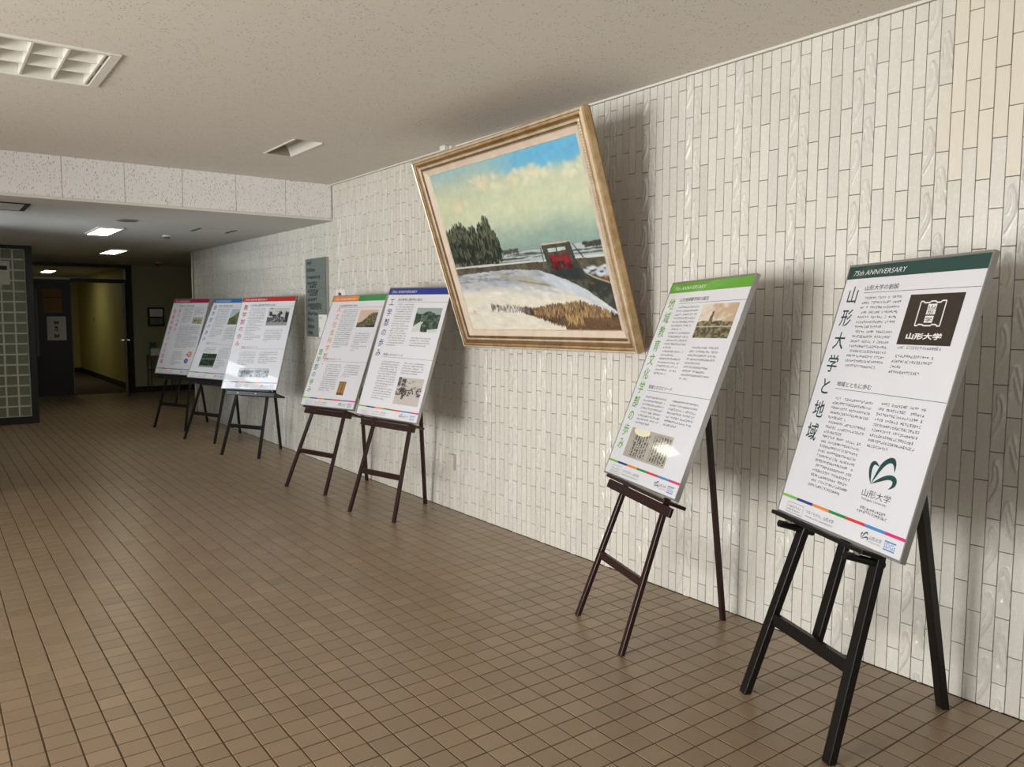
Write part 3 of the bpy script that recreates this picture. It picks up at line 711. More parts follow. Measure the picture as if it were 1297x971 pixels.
    # brown grass: upright strokes
    def grass(n, xs, y0, y1, cols, h0, h1, a=.85):
        for _ in range(n):
            x = G.uniform(*xs); t = G.random(); y = np.interp(x, y0[0], y0[1]) * (1 - t) + np.interp(x, y1[0], y1[1]) * t
            if y > 1.02: continue
            dab(x, y, G.uniform(.0025, .005), G.uniform(h0, h1), G.uniform(-.35, .45), jit(cols[G.integers(len(cols))], 14), a, .6, clip=snf)
    top = ([.44, .50, .57, .63, .70, .76, .82, .90, 1.0], [.875, .885, .870, .862, .856, .850, .850, .882, .920]); bot = ([.44, .50, .58, .66, .74, 1.0], [.885, .905, .940, .970, 1.01, 1.01])
    grass(1500, (.44, 1.0), top, bot, ((82, 64, 52), (104, 80, 60), (68, 54, 46), (122, 96, 70)), .012, .028)
    grass(420, (.50, .96), top, ([.44, 1.0], [.90, .95]), ((150, 122, 84), (174, 148, 104), (112, 84, 60)), .012, .030, .7)
    for _ in range(160): x = G.uniform(.70, 1.0); dab(x, G.uniform(.925, 1.0), .025, .012, .1, jit((104, 78, 58), 10), .5, clip=snf * (V > np.interp(U[0], bot[0], bot[1])[None, :] - .08))
    for _ in range(70): dab(G.uniform(.70, .80), G.uniform(.91, .97), .003, .018, G.uniform(-.2, .5), jit((184, 156, 98), 14), .7, .6)
    grass(130, (.20, .47), ([.2, .47], [.835, .865]), ([.2, .47], [.875, .895]), ((112, 108, 118), (84, 74, 78), (150, 156, 172), (128, 98, 74)), .008, .018, .7)
    # the sluice gate: dark concrete frame, two red leaves, splayed wing
    def poly(pts, c, j=10):
        P = A(pts); inside = np.zeros(U.shape, bool); q = len(P)
        for k in range(q):
            x1, y1 = P[k]; x2, y2 = P[(k + 1) % q]; m = ((y1 > V) != (y2 > V)) & (U < (x2 - x1) * (V - y1) / (y2 - y1 + 1e-9) + x1); inside ^= m
        col[inside] = A(c) + 2 * j * (n3[inside] - .5)[:, None]
    poly([(.655, .512), (.828, .512), (.838, .60), (.870, .675), (.900, .735), (.80, .73), (.70, .690), (.668, .660)], (70, 72, 64))
    poly([(.688, .536), (.795, .536), (.797, .553), (.690, .555)], (190, 198, 196)); poly([(.737, .532), (.745, .532), (.745, .56), (.737, .56)], (70, 72, 64))
    poly([(.690, .572), (.742, .572), (.745, .652), (.700, .655)], (122, 26, 34), 20); poly([(.754, .572), (.806, .572), (.815, .645), (.762, .655)], (118, 25, 34), 20)
    for _ in range(26): dab(G.uniform(.69, .815), G.uniform(.60, .66), .010, .012, 0, jit((58, 26, 30), 10), .7)
    for _ in range(14): dab(G.uniform(.70, .80), G.uniform(.575, .61), .008, .014, 0, jit((160, 40, 46), 10), .5)
    poly([(.668, .655), (.85, .652), (.885, .72), (.78, .715), (.70, .690)], (48, 54, 54), 8)
    poly([(.650, .505), (.832, .505), (.832, .512), (.650, .513)], (182, 178, 160)); poly([(.644, .528), (.650, .528), (.650, .602), (.644, .602)], (66, 68, 60))
    poly([(.836, .520), (.842, .520), (.888, .600), (.880, .602)], (66, 68, 60))
    for (x, y, rx, ry, an) in ((.052, .885, .003, .018, .1), (.060, .880, .008, .003, .3), (.064, .893, .008, .003, -.4)): dab(x, y, rx, ry, an, (210, 142, 88), .9, .5)
    return col + (n3 - .5)[..., None] * 12
picture('canvas', -PW / 2 + .128, PW / 2 - .128, .128, PH - .128, -.0105, 380, 290, landscape, M['canvas'], pt)

# hanging gear of the painting
hk = empty('hanging_bracket', (0, 5.27, 2.76)); tag(hk, 'small white bracket under the ceiling above the top of the painting', 'bracket')
MB().box(-.060, -.0145, -.05, .05, .012, .0635).build('body', M['white_metal'], hk, bevel=.004)
MB().box(-.105, -.060, -.035, .035, .022, .0625).build('hook', M['white_metal'], hk, bevel=.004)
MB().box(-.050, -.044, -.004, .004, -.09, .012).build('strap', M['chrome'], hk)

# ------------------------------------------------------------------ poster panels on easels
BW, BH = 0.74, 1.042
def make_poster(base, yaw, lean, roll, label, header, title_cols, h1, h2, body, pics, seed, header_txt='75th ANNIVERSARY', group='anniversary poster panels', h2v=0.545, emblem=False, mag=False):
    R = random.Random(seed)
    t = empty('poster_panel', mat=frame_matrix(base, math.radians(yaw), math.radians(lean), math.radians(roll)))
    tag(t, label, 'poster', group)
    X = lambda u: (u - .5) * BW
    Z = lambda v: (1 - v) * BH
    MB().box(-BW / 2, BW / 2, 0, .018, 0, BH).build('backing_board', M['silver'], t)
    e = .008; fb = MB()
    fb.box(-BW / 2, BW / 2, -.0035, 0, 0, e).box(-BW / 2, BW / 2, -.0035, 0, BH - e, BH).box(-BW / 2, -BW / 2 + e * .6, -.0035, 0, e, BH - e).box(BW / 2 - e * .8, BW / 2, -.0035, 0, e, BH - e)
    fb.build('frame', M['silver'], t)
    MB().quad((-BW / 2 + .003, -.0006, .006), (BW / 2 - .004, -.0006, .006), (BW / 2 - .004, -.0006, BH - .006), (-BW / 2 + .003, -.0006, BH - .006)).build('poster_sheet', M['paper'], t)
    def rect(mb, u0, v0, u1, v1, eps): mb.quad((X(u0), eps, Z(v1)), (X(u1), eps, Z(v1)), (X(u1), eps, Z(v0)), (X(u0), eps, Z(v0)))
    E1, E2 = -.0010, -.0014
    # header band(s)
    for (u0, u1, c) in header:
        mb = MB(); rect(mb, u0, .008, u1, .058, E1); hb = mb.build('header_band', INK[c], t)
    mb = MB(); put_text(mb, header_txt, X(.055), Z(.045), .020, E2, width=.415 * BW, shear=.22, bold=-.006); mb.build('header_lettering', INK['white'], hb)
    # vertical title
    for (uc, v0, pitch, size, txt, c) in title_cols:
        for k, ch in enumerate(txt):
            mb = MB(); put_text(mb, ch, X(uc) - size / 2, Z(v0 + pitch * k) - size, size, E1, 'cell', sx=.95, bold=.008)
            mb.build('title_character', INK[c], t)
    # headings and rules
    mb = MB(); put_text(mb, h1[0], X(.187), Z(.107), .021, E1, width=h1[1] * BW, bold=.008); mb.build('heading_lettering', INK['black'], t)
    mb = MB(); rect(mb, .187, .1145, .985, .1162, E1); mb.build('heading_rule', INK['black'], t)
    if h2:
        mb = MB(); put_text(mb, h2[0], X(.19), Z(h2v + .005), .020, E1, width=h2[1] * BW, bold=.008); mb.build('heading_lettering', INK['black'], t)
        mb = MB(); rect(mb, .187, h2v + .0135, .985, h2v + .0152, E1); mb.build('heading_rule', INK['black'], t)
    # small print
    mb = MB()
    for (u0, v0, u1, n, pitch, last) in body:
        cs = .0104; per = int((u1 - u0) * BW / .0112)
        for k in range(n):
            m = per if (k < n - 1 or not last) else int(per * last)
            if R.random() < .12 and k > 1: m = int(per * R.uniform(.3, .9))
            i0 = 1 if (k == 0 or R.random() < .15) else 0
            for q in range(i0, m):
                if R.random() < .05: continue
                pseudo_glyph(mb, X(u0) + q * .0112, Z(v0 + pitch * k) - cs, cs, R.uniform(.2, .9), R, E1)
    # footer small print
    for q in range(9):
        for r2 in range(2): pseudo_glyph(mb, X(.085) + q * .0098, Z(.958 + .013 * r2) - .008, .008, .5, R, E1)
    o = mb.build('small_print', INK['grey'], t); o['kind'] = 'stuff'
    mb = MB()
    for a in ((.075, .947, .225, .9482), (.075, .984, .225, .9852), (.075, .947, .0765, .985), (.2235, .947, .225, .985)): rect(mb, *a, E1)
    mb.build('footer_box', INK['grey'], t)
    mb = MB(); put_text(mb, 'つなぐちから。山形大学', X(.25), Z(.966), .014, E1, width=.24 * BW); put_text(mb, 'YAMAGATA UNIVERSITY', X(.25), Z(.979), .006, E1, width=.24 * BW); mb.build('slogan_lettering', INK['grey'], t)
    # seven colour strip
    for k, c in enumerate(('lime', 'navy', 'orange', 'dgreen', 'strip_red', 'sky', 'pink')):
        mb = MB(); a, b = .004 + k * .1415, .004 + (k + 1) * .1415; rect(mb, a, .9235, b, .9335, E1); mb.build('strip_segment', INK[c], t)
    def leaf_logo(u0, v0, s, eps):
        S = [[(0, 1), (-.27, .771), (-.40, .552), (-.42, .352), (-.23, .248), (-.03, .248), (.24, .371), (.23, .419), (.05, .362), (-.11, .362), (-.19, .486), (-.13, .705)],
             [(0, 1), (.14, .648), (.30, .286), (.62, .086), (.94, 0), (1.21, .038), (1.34, .2), (1.38, .381), (1.32, .476), (1.25, .324), (1.10, .19), (.88, .19), (.62, .314), (.38, .552), (.16, .829)],
             [(0, 1), (.35, .81), (.73, .638), (1.15, .543), (1.5, .562), (1.72, .686), (1.73, .838), (1.48, .962), (1.22, 1.02), (1.42, .886), (1.47, .762), (1.30, .695), (.99, .733), (.57, .848)]]
        mb = MB()
        for P in S:
            # fill as a strip between outer and inner outline, rounded by a spline pass
            n = len(P); tip = {12: 6, 15: 8, 14: 8}[n]
            A = [P[i] for i in range(0, tip + 1)]; B = [P[0]] + [P[i] for i in range(n - 1, tip - 1, -1)]
            def resample(Q, m=22):
                Q = np.array(Q, float); d = np.r_[0, np.cumsum(np.hypot(*np.diff(Q, axis=0).T))]; tt = np.linspace(0, d[-1], m)
                out = np.stack([np.interp(tt, d, Q[:, 0]), np.interp(tt, d, Q[:, 1])], 1)
                for _ in range(3): out[1:-1] = out[1:-1] * .5 + (out[:-2] + out[2:]) * .25
                return out
            a, b = resample(A), resample(B)
            f = lambda q: (X(u0) + q[0] * s, eps, Z(v0) + (1 - q[1]) * s * 1.478)
            for i in range(21): mb.quad(f(a[i]), f(a[i + 1]), f(b[i + 1]), f(b[i]))
        return mb
    leaf_logo(.715, .974, .0200, E1).build('leaf_logo', INK['teal'], t)
    mb = MB(); put_text(mb, '山形大学', X(.765), Z(.967), .014, E1, width=.085 * BW); put_text(mb, 'Yamagata University', X(.765), Z(.976), .005, E1, width=.085 * BW); mb.build('logo_lettering', INK['grey'], t)
    mb = MB(); put_text(mb, 'SDGs', X(.868), Z(.972), .017, E1, width=.075 * BW); rect(mb, .868, .949, .943, .9535, E1); rect(mb, .868, .975, .943, .979, E1); mb.build('goals_mark', INK['sky'], t)
    # pictures
    for (nm, u0, v0, u1, v1, nu, nv, fn) in pics:
        picture(nm, X(u0), X(u1), Z(v1), Z(v0), E1, nu, nv, fn, M['vcol'], t)
    if emblem:
        mb = MB(); rect(mb, .555, .132, .905, .309, E1); em = mb.build('emblem_photo', INK['brownphoto'], t)
        pu = lambda a: .555 + a * .35
        pv = lambda b: .132 + b * .177
        P = [(.246, .145), (.301, .149), (.322, .175), (.421, .173), (.431, .148), (.52, .146), (.544, .173), (.616, .171), (.635, .142), (.71, .139), (.715, .628), (.665, .629), (.64, .600), (.56, .598), (.551, .623), (.419, .623), (.388, .601), (.312, .598), (.302, .623), (.25, .623), (.246, .145)]
        mb = MB()
        for a, b in zip(P[:-1], P[1:]):
            mb.beam((X(pu(a[0])), E2, Z(pv(a[1]))), (X(pu(b[0])), E2, Z(pv(b[1]))), (0, 1, 0), .0004, .0048)
        for (a0, b0, a1, b1) in ((.40, .20, .56, .298), (.40, .306, .565, .405), (.405, .432, .56, .565)): rect(mb, pu(a0), pv(b0), pu(a1), pv(b1), E2)
        mb.build('emblem_outline', INK['white'], em)
        mb = MB()
        for (ch, v0c, hh) in (('山', .292, .013), ('形', .398, .0135), ('学', .556, .018)): put_text(mb, ch, X(pu(.42)), Z(pv(v0c)), hh, E2 - .0004, width=.12 * .35 * BW, bold=.01)
        mb.build('emblem_glyph', INK['brownphoto'], em)
        mb = MB(); put_text(mb, '山形大学', X(pu(.15)), Z(pv(.895)), .024, E2, width=.66 * .35 * BW, bold=.035); mb.build('emblem_lettering', INK['white'], em)
        leaf_logo(.667, .793, .0740, E1).build('leaf_emblem', INK['teal'], t)
        mb = MB(); put_text(mb, '山形大学', X(.628), Z(.838), .027, E1, width=.20 * BW); put_text(mb, 'Yamagata University', X(.632), Z(.852), .010, E1, width=.18 * BW); mb.build('emblem_name_lettering', INK['black'], t)
    return t

def pic_dark(seed, a, b, c=None):
    def fn(U, V):
        n = fbm(U, V, 6, 6, seed, 4); m = fbm(U, V, 20, 14, seed + 9, 3)
        col = lerp(a, b, sstep(.38, .66, .55 * n + .45 * m))
        if c is not None: col = lerp(col, np.array(c, float), sstep(.30, .0, V + .25 * (n - .5)))
        return col
    return fn
def pic_building(seed, sky, ground, dark, light, roof=.45):
    def fn(U, V):
        n = fbm(U, V, 7, 7, seed, 4); m = fbm(U, V, 26, 18, seed + 5, 3)
        top = roof + .14 * np.abs(U - .5) * 2 + .06 * (n - .5); col = lerp(sky, sky, U) + (m - .5)[..., None] * 14
        b = lerp(dark, light, sstep(.42, .62, m + .12 * np.sin(U * 70))); k = V > top; col[k] = b[k]
        t = (n > .52 + .5 * np.abs(V - .4)) | ((U > .80 + .1 * n) & (V > .12 + .3 * n)); col[t] = np.array(dark) + 26 * (m[t] - .5)[:, None]
        g = V > .82 + .04 * (n - .5); col[g] = (np.array(ground) + 40 * (m - .5)[..., None])[g]; return col
    return fn
def pic_sepia_tower(U, V):
    n = fbm(U, V, 6, 6, 3, 4); m = fbm(U, V, 22, 16, 8, 3)
    col = lerp((226, 214, 198), (196, 170, 140), sstep(.35, .7, n + .35 * (U - .4)))
    tw = (np.abs(U - .36) < .03 + .10 * np.clip(V - .3, 0, 1)) & (V > .22); col[tw] = np.array((92, 80, 62)) + 50 * (m[tw] - .5)[:, None]
    g = V > .52 + .10 * (n - .5); gc = lerp((58, 56, 40), (150, 138, 98), sstep(.35, .68, m)); col[g] = gc[g]
    ln = np.abs(V - .66) < .012; col[ln] = np.array((196, 190, 168)); return col
def pic_manuscript(U, V):
    n = vnoise(U, V, 34, 46, 21); m = fbm(U, V, 5, 5, 22, 3)
    col = np.full(U.shape + (3,), 1.0) * np.array((176, 172, 162)) + (m - .5)[..., None] * 30
    page = ((U > .14) & (U < .52)) | ((U > .60) & (U < .97)); colm = np.sin(U * 2 * math.pi * 17) > -.25
    tx = page & colm & (n > .42) & (V > .08) & (V < .94); col[tx] = np.array((52, 50, 46))
    h = ((U - .27) / .20) ** 2 + ((V - .08) / .15) ** 2 < 1 + .3 * (m - .5); col[h] = np.array((238, 236, 206)); return col
def pic_engraving(U, V):
    n = fbm(U, V, 7, 8, 41, 4); m = fbm(U, V, 26, 22, 47, 3)
    col = lerp((24, 42, 36), (104, 132, 112), sstep(.38, .7, .5 * n + .5 * m)); s = V < .20 + .10 * (n - .5) + .06 * np.sin(U * 9); col[s] = np.array((150, 170, 168))
    p = (np.abs(U - (.36 + .22 * np.sin(V * 5 + .4))) < .05 + .13 * sstep(.5, .9, V)) & (V > .58) | ((V > .90 - .15 * (U - .6)) & (U > .6)); col[p] = np.array((206, 214, 204)); return col
def pic_crowd(U, V):
    n = fbm(U, V, 8, 8, 61, 4); m = fbm(U, V, 24, 20, 67, 3)
    col = np.full(U.shape + (3,), 1.0) * np.array((196, 190, 184)) + (m - .5)[..., None] * 22
    k = (np.abs(V - .48) < .18 * sstep(.35, .6, n)) & (m > .46); col[k] = np.array((58, 56, 56))
    k = (U > .16) & (U < .32) & (V > .06) & (V < .32) & (m > .36); col[k] = np.array((64, 62, 62)); k = (U < .12) & (V < .34) & (n > .42); col[k] = np.array((84, 82, 80))
    k = (np.abs(U - .34) < .08) & (V > .55) & (V < .80) & (m > .47); col[k] = np.array((60, 58, 58)); k = (V > .10) & (V < .22) & (U > .35) & (U < .7) & (m > .6); col[k] = np.array((130, 126, 122)); return col
def pic_hill(U, V):
    n = fbm(U, V, 6, 6, 81, 4); m = fbm(U, V, 22, 18, 87, 3)
    col = np.full(U.shape + (3,), 1.0) * np.array((216, 190, 166)) + (m - .5)[..., None] * 12
    top = .72 - .56 * sstep(.12, .75, U) + .04 * (n - .5); k = V > top; hc = lerp((62, 60, 44), (132, 126, 96), sstep(.35, .65, m)); col[k] = hc[k]
    k = (V > .86) & (U > .5); col[k] = np.array((40, 38, 32)); return col
def pic_book(U, V):
    n = fbm(U, V, 4, 8, 91, 3); col = lerp((150, 112, 66), (178, 140, 90), n); k = np.abs(U - .55) < .05; col[k] = np.array((96, 66, 36)); k = (V > .82) | (V < .08); col[k] = np.array((128, 92, 52)); return col
def pic_strip(U, V):
    n = fbm(U, V, 16, 5, 101, 4); q = (U * 4) % 1; col = lerp((60, 62, 66), (170, 174, 180), sstep(.35, .65, n + .25 * (V - .5)))
    k = (q < .05) | (V < .02); col[k] = np.array((232, 232, 236)); k2 = (V < .3) & (q > .05); col[k2] = np.array((186, 190, 198)) + 20 * (n[k2] - .5)[:, None]; return col
def pic_mountain(U, V):
    n = fbm(U, V, 6, 6, 111, 4); col = lerp((168, 190, 200), (198, 206, 204), V); top = .62 - .45 * np.exp(-((U - .62) / .35) ** 2) + .05 * (n - .5); k = V > top
    c = lerp((60, 74, 36), (122, 124, 66), sstep(.3, .7, n)); col[k] = c[k]; return col
def pic_campus(U, V):
    n = fbm(U, V, 9, 9, 121, 4); col = lerp((22, 38, 30), (66, 88, 70), sstep(.35, .68, n)); k = (np.abs(V - .40) < .05) & (np.sin(U * 50) > -.2); col[k] = np.array((120, 134, 122)); k = V > .88; col[k] = np.array((150, 150, 142)); return col
def pic_group(U, V):
    n = fbm(U, V, 14, 7, 131, 3); col = lerp((70, 62, 50), (206, 196, 170), sstep(.35, .62, n)); k = V < .35; col[k] = np.array((188, 178, 150)); return col
def pic_icons(U, V):
    col = np.full(U.shape + (3,), 1.0) * np.array((232, 232, 238)); r1 = np.hypot((U - .62) / .34, (V - .25) / .22); k = (r1 < 1) & (r1 > .55); col[k] = np.array((226, 112, 66)); k = r1 < .3; col[k] = np.array((190, 70, 60))
    k = (np.abs(U - .2) < .16) & (np.abs(V - .30) < .05); col[k] = np.array((230, 130, 80)); r2 = np.hypot((U - .35) / .30, (V - .78) / .2); k = r2 < 1; col[k] = np.array((102, 76, 160)); k = (r2 < .5) & (U > .3); col[k] = np.array((178, 150, 205)); return col
LN = .0186
B1 = [(.195, .131, .508, 15, LN, .8), (.558, .345, .84, 4, LN, .8)]
def std_body(nl1, nl2, n2, v1b, v2, n3, n4, v2b=None):
    return [(.190, .131, .492, nl1, LN, .6), (.550, v1b, .885, nl2, LN, .3), (.185, v2, .495, n3, LN, .7), (.552, v2b or v2, .885, n4, LN, .5)]
T = []
T.append(make_poster((-0.714, 1.588, 0.759), -24.844, 16.695, .626, 'nearest poster panel, dark teal header and brown emblem picture, on the black easel',
    [(.004, .996, 'teal')], [(.098, .086, .0905, .076, '山形大学と地域', 'teal_text')], ('山形大学の創設', .262), ('地域とともに歩む', .28),
    [(.195, .131, .508, 15, LN, .8), (.558, .345, .842, 4, LN, .8), (.200, .519, .520, 19, LN, .9), (.562, .515, .885, 9, LN, .5), (.612, .871, .842, 2, .0125, 1), (.556, .314, .86, 1, LN, 0)],
    [], 1, h2v=.474, emblem=True))
T.append(make_poster((-0.684, 2.603, 0.755), -19.758, 21.621, 1.291, 'poster panel with a bright green header band, second nearest, beside the painting',
    [(.004, .996, 'green')], [(.090, .083, .0725, .066, '地域教育文化学部の歩み', 'green')], ('山形県師範学校の誕生', .37), ('地域とのエピソード', .32),
    std_body(19, 9, 0, .330, .586, 8, 7), [('sepia_photo', .525, .127, .930, .289, 50, 40, pic_sepia_tower), ('manuscript_photo', .175, .748, .745, .891, 110, 60, pic_manuscript)], 2))
T.append(make_poster((-0.595, 5.291, 0.771), 9.96, 19.126, -.592, 'poster panel with a royal blue header band left of the painting',
    [(.004, .996, 'blue')], [(.095, .086, .080, .066, '工学部の歩み', 'navy')], ('米沢高等工業学校の創立', .40), ('地域とのエピソード', .32),
    [(.190, .131, .492, 18, LN, .6), (.555, .385, .885, 4, LN, .9), (.185, .575, .495, 16, LN, .7), (.552, .575, .885, 5, LN, .8)],
    [('landscape_photo', .547, .160, .933, .343, 56, 50, pic_engraving), ('street_photo', .552, .684, .941, .882, 56, 50, pic_crowd)], 3, h2v=.530))
T.append(make_poster((-0.601, 6.358, 0.753), 12.713, 22.307, .916, 'poster panel with a header band half orange half green',
    [(.004, .50, 'orange'), (.50, .996, 'dgreen')], [(.185, .096, .0715, .062, '人文社会科学部・', 'orange'), (.078, .492, .067, .060, '理学部の歩み', 'dgreen')], ('山形高等学校の創立', .33), ('地域とのエピソード', .32),
    [(.265, .131, .56, 19, LN, .6), (.62, .345, .90, 9, LN, .3), (.265, .625, .56, 13, LN, .7), (.62, .625, .90, 6, LN, .5)],
    [('hill_photo', .603, .140, .932, .294, 44, 36, pic_hill), ('book_photo', .610, .770, .738, .885, 20, 30, pic_book)], 4, h2v=.585))
T.append(make_poster((-0.626, 8.285, 0.762), 28.601, 21.005, .928, 'poster panel with a red header band, rightmost of the three far panels',
    [(.004, .996, 'red')], [(.100, .088, .080, .064, '農学部の歩み', 'red')], ('山形県立農林専門学校の創立', .46), ('地域とのエピソード', .30),
    [(.190, .131, .500, 19, LN, .6), (.555, .370, .885, 7, LN, .3), (.185, .605, .495, 8, LN, .7), (.552, .605, .885, 7, LN, .5)],
    [('school_photo', .543, .131, .926, .322, 56, 48, pic_building(141, (198, 198, 198), (150, 150, 150), (34, 34, 36), (150, 150, 150))), ('photo_row', .245, .777, .80, .873, 80, 24, pic_strip)], 5, h2v=.560))
T.append(make_poster((-0.676, 9.677, 0.780), 18.6, 24.0, 0, 'poster panel with a sky blue header band, middle of the three far panels',
    [(.004, .996, 'cyan')], [(.100, .085, .080, .064, '医学部の歩み', 'cyan')], ('山形大学医学部の創設', .36), ('地域とのエピソード', .30),
    [(.190, .131, .52, 20, LN, .6), (.575, .365, .885, 9, LN, .3), (.205, .62, .52, 4, LN, .7), (.60, .62, .885, 14, LN, .5)],
    [('mountain_photo', .570, .138, .935, .330, 44, 40, pic_mountain), ('campus_photo', .208, .695, .590, .863, 48, 40, pic_campus)], 6, h2v=.570))
T.append(make_poster((-0.745, 10.930, 0.757), 21.5, 19.0, 0, 'poster panel with a magenta header band, farthest away',
    [(.004, .996, 'magenta')], [(.100, .140, .0745, .064, '社会共創デジタル学環', 'pink'), (.250, .140, .062, .054, '新たな歩み', 'pink')], ('社会共創デジタル学環の設置', .42), None,
    [(.360, .131, .62, 12, .0166, .6), (.66, .131, .93, 6, .0166, .3), (.34, .36, .93, 18, .0166, .7), (.36, .70, .66, 11, .0166, .5)],
    [('group_photo', .670, .248, .935, .332, 40, 20, pic_group), ('icons_print', .720, .690, .90, .855, 36, 36, pic_icons)], 7))

# ------------------------------------------------------------------ easels
def make_easel(poster, fl_, fr_, rr_, material, label, mast=False, pegs=False, w=.030, d=.022, top=1.50):
    mw = poster.matrix_world.copy() if False else poster.matrix_basis.copy()
    u = (mw.to_3x3() @ Vector((1, 0, 0))); v = (mw.to_3x3() @ Vector((0, 0, 1))); away = (mw.to_3x3() @ Vector((0, 1, 0)))
    b = mw.translation
    FL, FR, RR = Vector((*fl_, 0)), Vector((*fr_, 0)), Vector((*rr_, 0))
    base = (FL + FR + RR) / 3; base.z = 0
    t = empty('display_easel', base); tag(t, label, 'easel', 'wooden display easels under the posters')
    uh = Vector((u.x, u.y, 0)).normalized()
    s = (top - b.z) / v.z
    apex = b + v * s + away * (.018 + d / 2 + .006)
    tl_, tr_ = apex - uh * .155, apex + uh * .155
    def leg(p, q): return MB().beam(p, q, uh, w, d, floor_cut=True).build('leg', material, t, origin=base, bevel=.002)
    leg(FL, tl_); leg(FR, tr_)
    rear_top = apex + away * .035 - v * .06
    leg(RR, rear_top)
    at = lambda p, q, z: p + (q - p) * ((z - p.z) / (q.z - p.z))
    # top rail joining the legs and the hinge block
    MB().beam(tl_ - uh * .02, tr_ + uh * .02, Vector((0, 0, 1)), .045, d * .9).build('top_rail', material, t, origin=base)
    zc = .33
    cl, cr = at(FL, tl_, zc), at(FR, tr_, zc)
    cdir = (cr - cl).normalized()
    MB().beam(cl + cdir * w * .5, cr - cdir * w * .5, Vector((0, 0, 1)), .042 if not pegs else .05, d * .8).build('crossbar', material, t, origin=base, bevel=.002)
    if mast:
        cm = (cl + cr) / 2 + away * d; MB().beam(cm - Vector((0, 0, .01)), apex + away * .012 + v * .05, uh, w, d * .8).build('mast', material, t, origin=base, bevel=.002)
    # ledge: carries the panel's lower edge
    lc = b - v * .012
    pl, pr = at(FL, tl_, lc.z - .02), at(FR, tr_, lc.z - .02)
    mid = (pl + pr) / 2; depth = max(.05, (mid - lc).dot(away) + .02)
    out = lc - away * .014
    hw = .30
    lb = MB()
    e0, e1 = (.385, .20) if pegs else (hw, hw)
    lb.beam(lc - uh * e0 - away * .016 + away * (depth / 2), lc + uh * e1 - away * .016 + away * (depth / 2), away, depth, .016)
    ledge = lb.build('ledge', material, t, origin=base, bevel=.002)
    if pegs:
        ledge_c = lc - v * .001
        for q in (pl, pr):
            k = (q - lc).dot(uh)
            pk = MB(); c0 = lc + uh * k - v * .028
            pk.cyl(c0 + away * (depth + .015), c0 - away * .045, .014, n=14); pk.build('peg', material, t, origin=base)
            st = MB(); st.beam(c0 - away * .012 + v * .012 + uh * .01, c0 - away * .012 + v * .030 + uh * .01, uh, .03, .006); st.build('peg_bracket', M['silver'], t, origin=base)
    else:
        MB().beam(lc - uh * (hw - .02) - v * .034 + away * .004, lc + uh * (hw + .06) - v * .034 + away * .004, v, .042, .016).build('ledge_apron', material, t, origin=base, bevel=.002)
        for k in (-.12, .12):
            MB().cyl(lc + uh * k - v * .034 - away * .008, lc + uh * k - v * .034 - away * .0055, .005, n=10).build('screw', M['chrome'], t, origin=base)
    return t
make_easel(T[0], (-.678, 1.968), (-.872, 1.469), (-.146, 1.425), M['black_wood'], 'black wooden easel with round pegs holding the teal headed poster', mast=True, pegs=True, w=.044, d=.030)
make_easel(T[1], (-.676, 3.015), (-.839, 2.529), (-.117, 2.531), M['brown_wood'], 'dark brown wooden easel under the bright green headed poster')
make_easel(T[2], (-.701, 5.703), (-.577, 5.204), (-.083, 5.585), M['brown_wood'], 'dark brown wooden easel under the royal blue headed poster')
make_easel(T[3], (-.765, 6.882), (-.623, 6.356), (-.06, 6.70), M['brown_wood'], 'dark brown wooden easel under the orange and green headed poster')
make_easel(T[4], (-.751, 8.852), (-.502, 8.382), (-.081, 8.86), M['black_wood'], 'black wooden easel under the red headed poster')
make_easel(T[5], (-.789, 10.237), (-.595, 9.659), (-.07, 10.35), M['black_wood'], 'black wooden easel under the sky blue headed poster')
make_easel(T[6], (-.848, 11.542), (-.605, 10.924), (-.103, 11.70), M['black_wood'], 'black wooden easel with a centre mast under the magenta headed poster', mast=True)

# ------------------------------------------------------------------ things on the tiled wall
dr = empty('directory_board', (0, 7.885, 1.31)); tag(dr, 'grey green floor directory board with black lettered strips on the tile wall', 'sign')
MB().box(-.030, -.004, -.265, .265, 0, .812).build('back_plate', M['silver'], dr)
R = random.Random(5); zt = .808
for k, (h, txt) in enumerate([(.076, 3), (.078, 5), (.078, 8), (.078, 6), (.078, 7), (.070, 6), (.074, 9), (.070, 6), (.070, 4), (.066, 4), (.066, 3)]):
    s = MB().box(-.036, -.030, -.258, .258, zt - h + .004, zt).build('strip', M['sign'], dr)
    mb = MB()
    for row in range(2 if k in (3, 4, 6) else 1):
        for q in range(txt if row == 0 else txt - 2):
            pseudo_glyph(mb, 0, 0, .036, .9, R, 0, .2)
            n = 0
            # glyph was drawn in the x-z plane: turn it onto the wall (facing -x)
            j = len(mb.v)
            while j > 0 and n < len(mb.v): n += 1; break
            i0 = getattr(mb, 'done', 0)
            x0 = .21 - .042 * q - (.06 if row else 0); z0 = zt - h * (.72 if not (k in (3, 4, 6)) else (.50 + .42 * row))
            for i in range(i0, len(mb.v)): a = mb.v[i]; mb.v[i] = (-.0365, x0 - a[0], z0 + a[2])
            mb.done = len(mb.v)
    mb.build('strip_lettering', M['sign_black'], s)
    zt -= h
nt = empty('taped_notice', (0, 7.70, 1.31)); tag(nt, 'white paper notice taped over the lower right of the directory board', 'notice')
MB().box(-.0385, -.0375, -.10, .11, .0, .23).build('sheet', M['plain_paper'], nt)
MB().box(-.0388, -.0385, .02, .10, .195, .20).build('printed_line', M['sign_black'], nt)
MB().box(-.0388, -.0385, .085, .095, .05, .10).build('printed_mark', M['sign_black'], nt)
nc = empty('notice_card', (0, 7.33, 1.70)); tag(nc, 'small white card with a red mark showing above the orange headed poster', 'card')
MB().box(-.010, -.003, -.11, .11, -.08, .085).build('card', M['plain_paper'], nc)
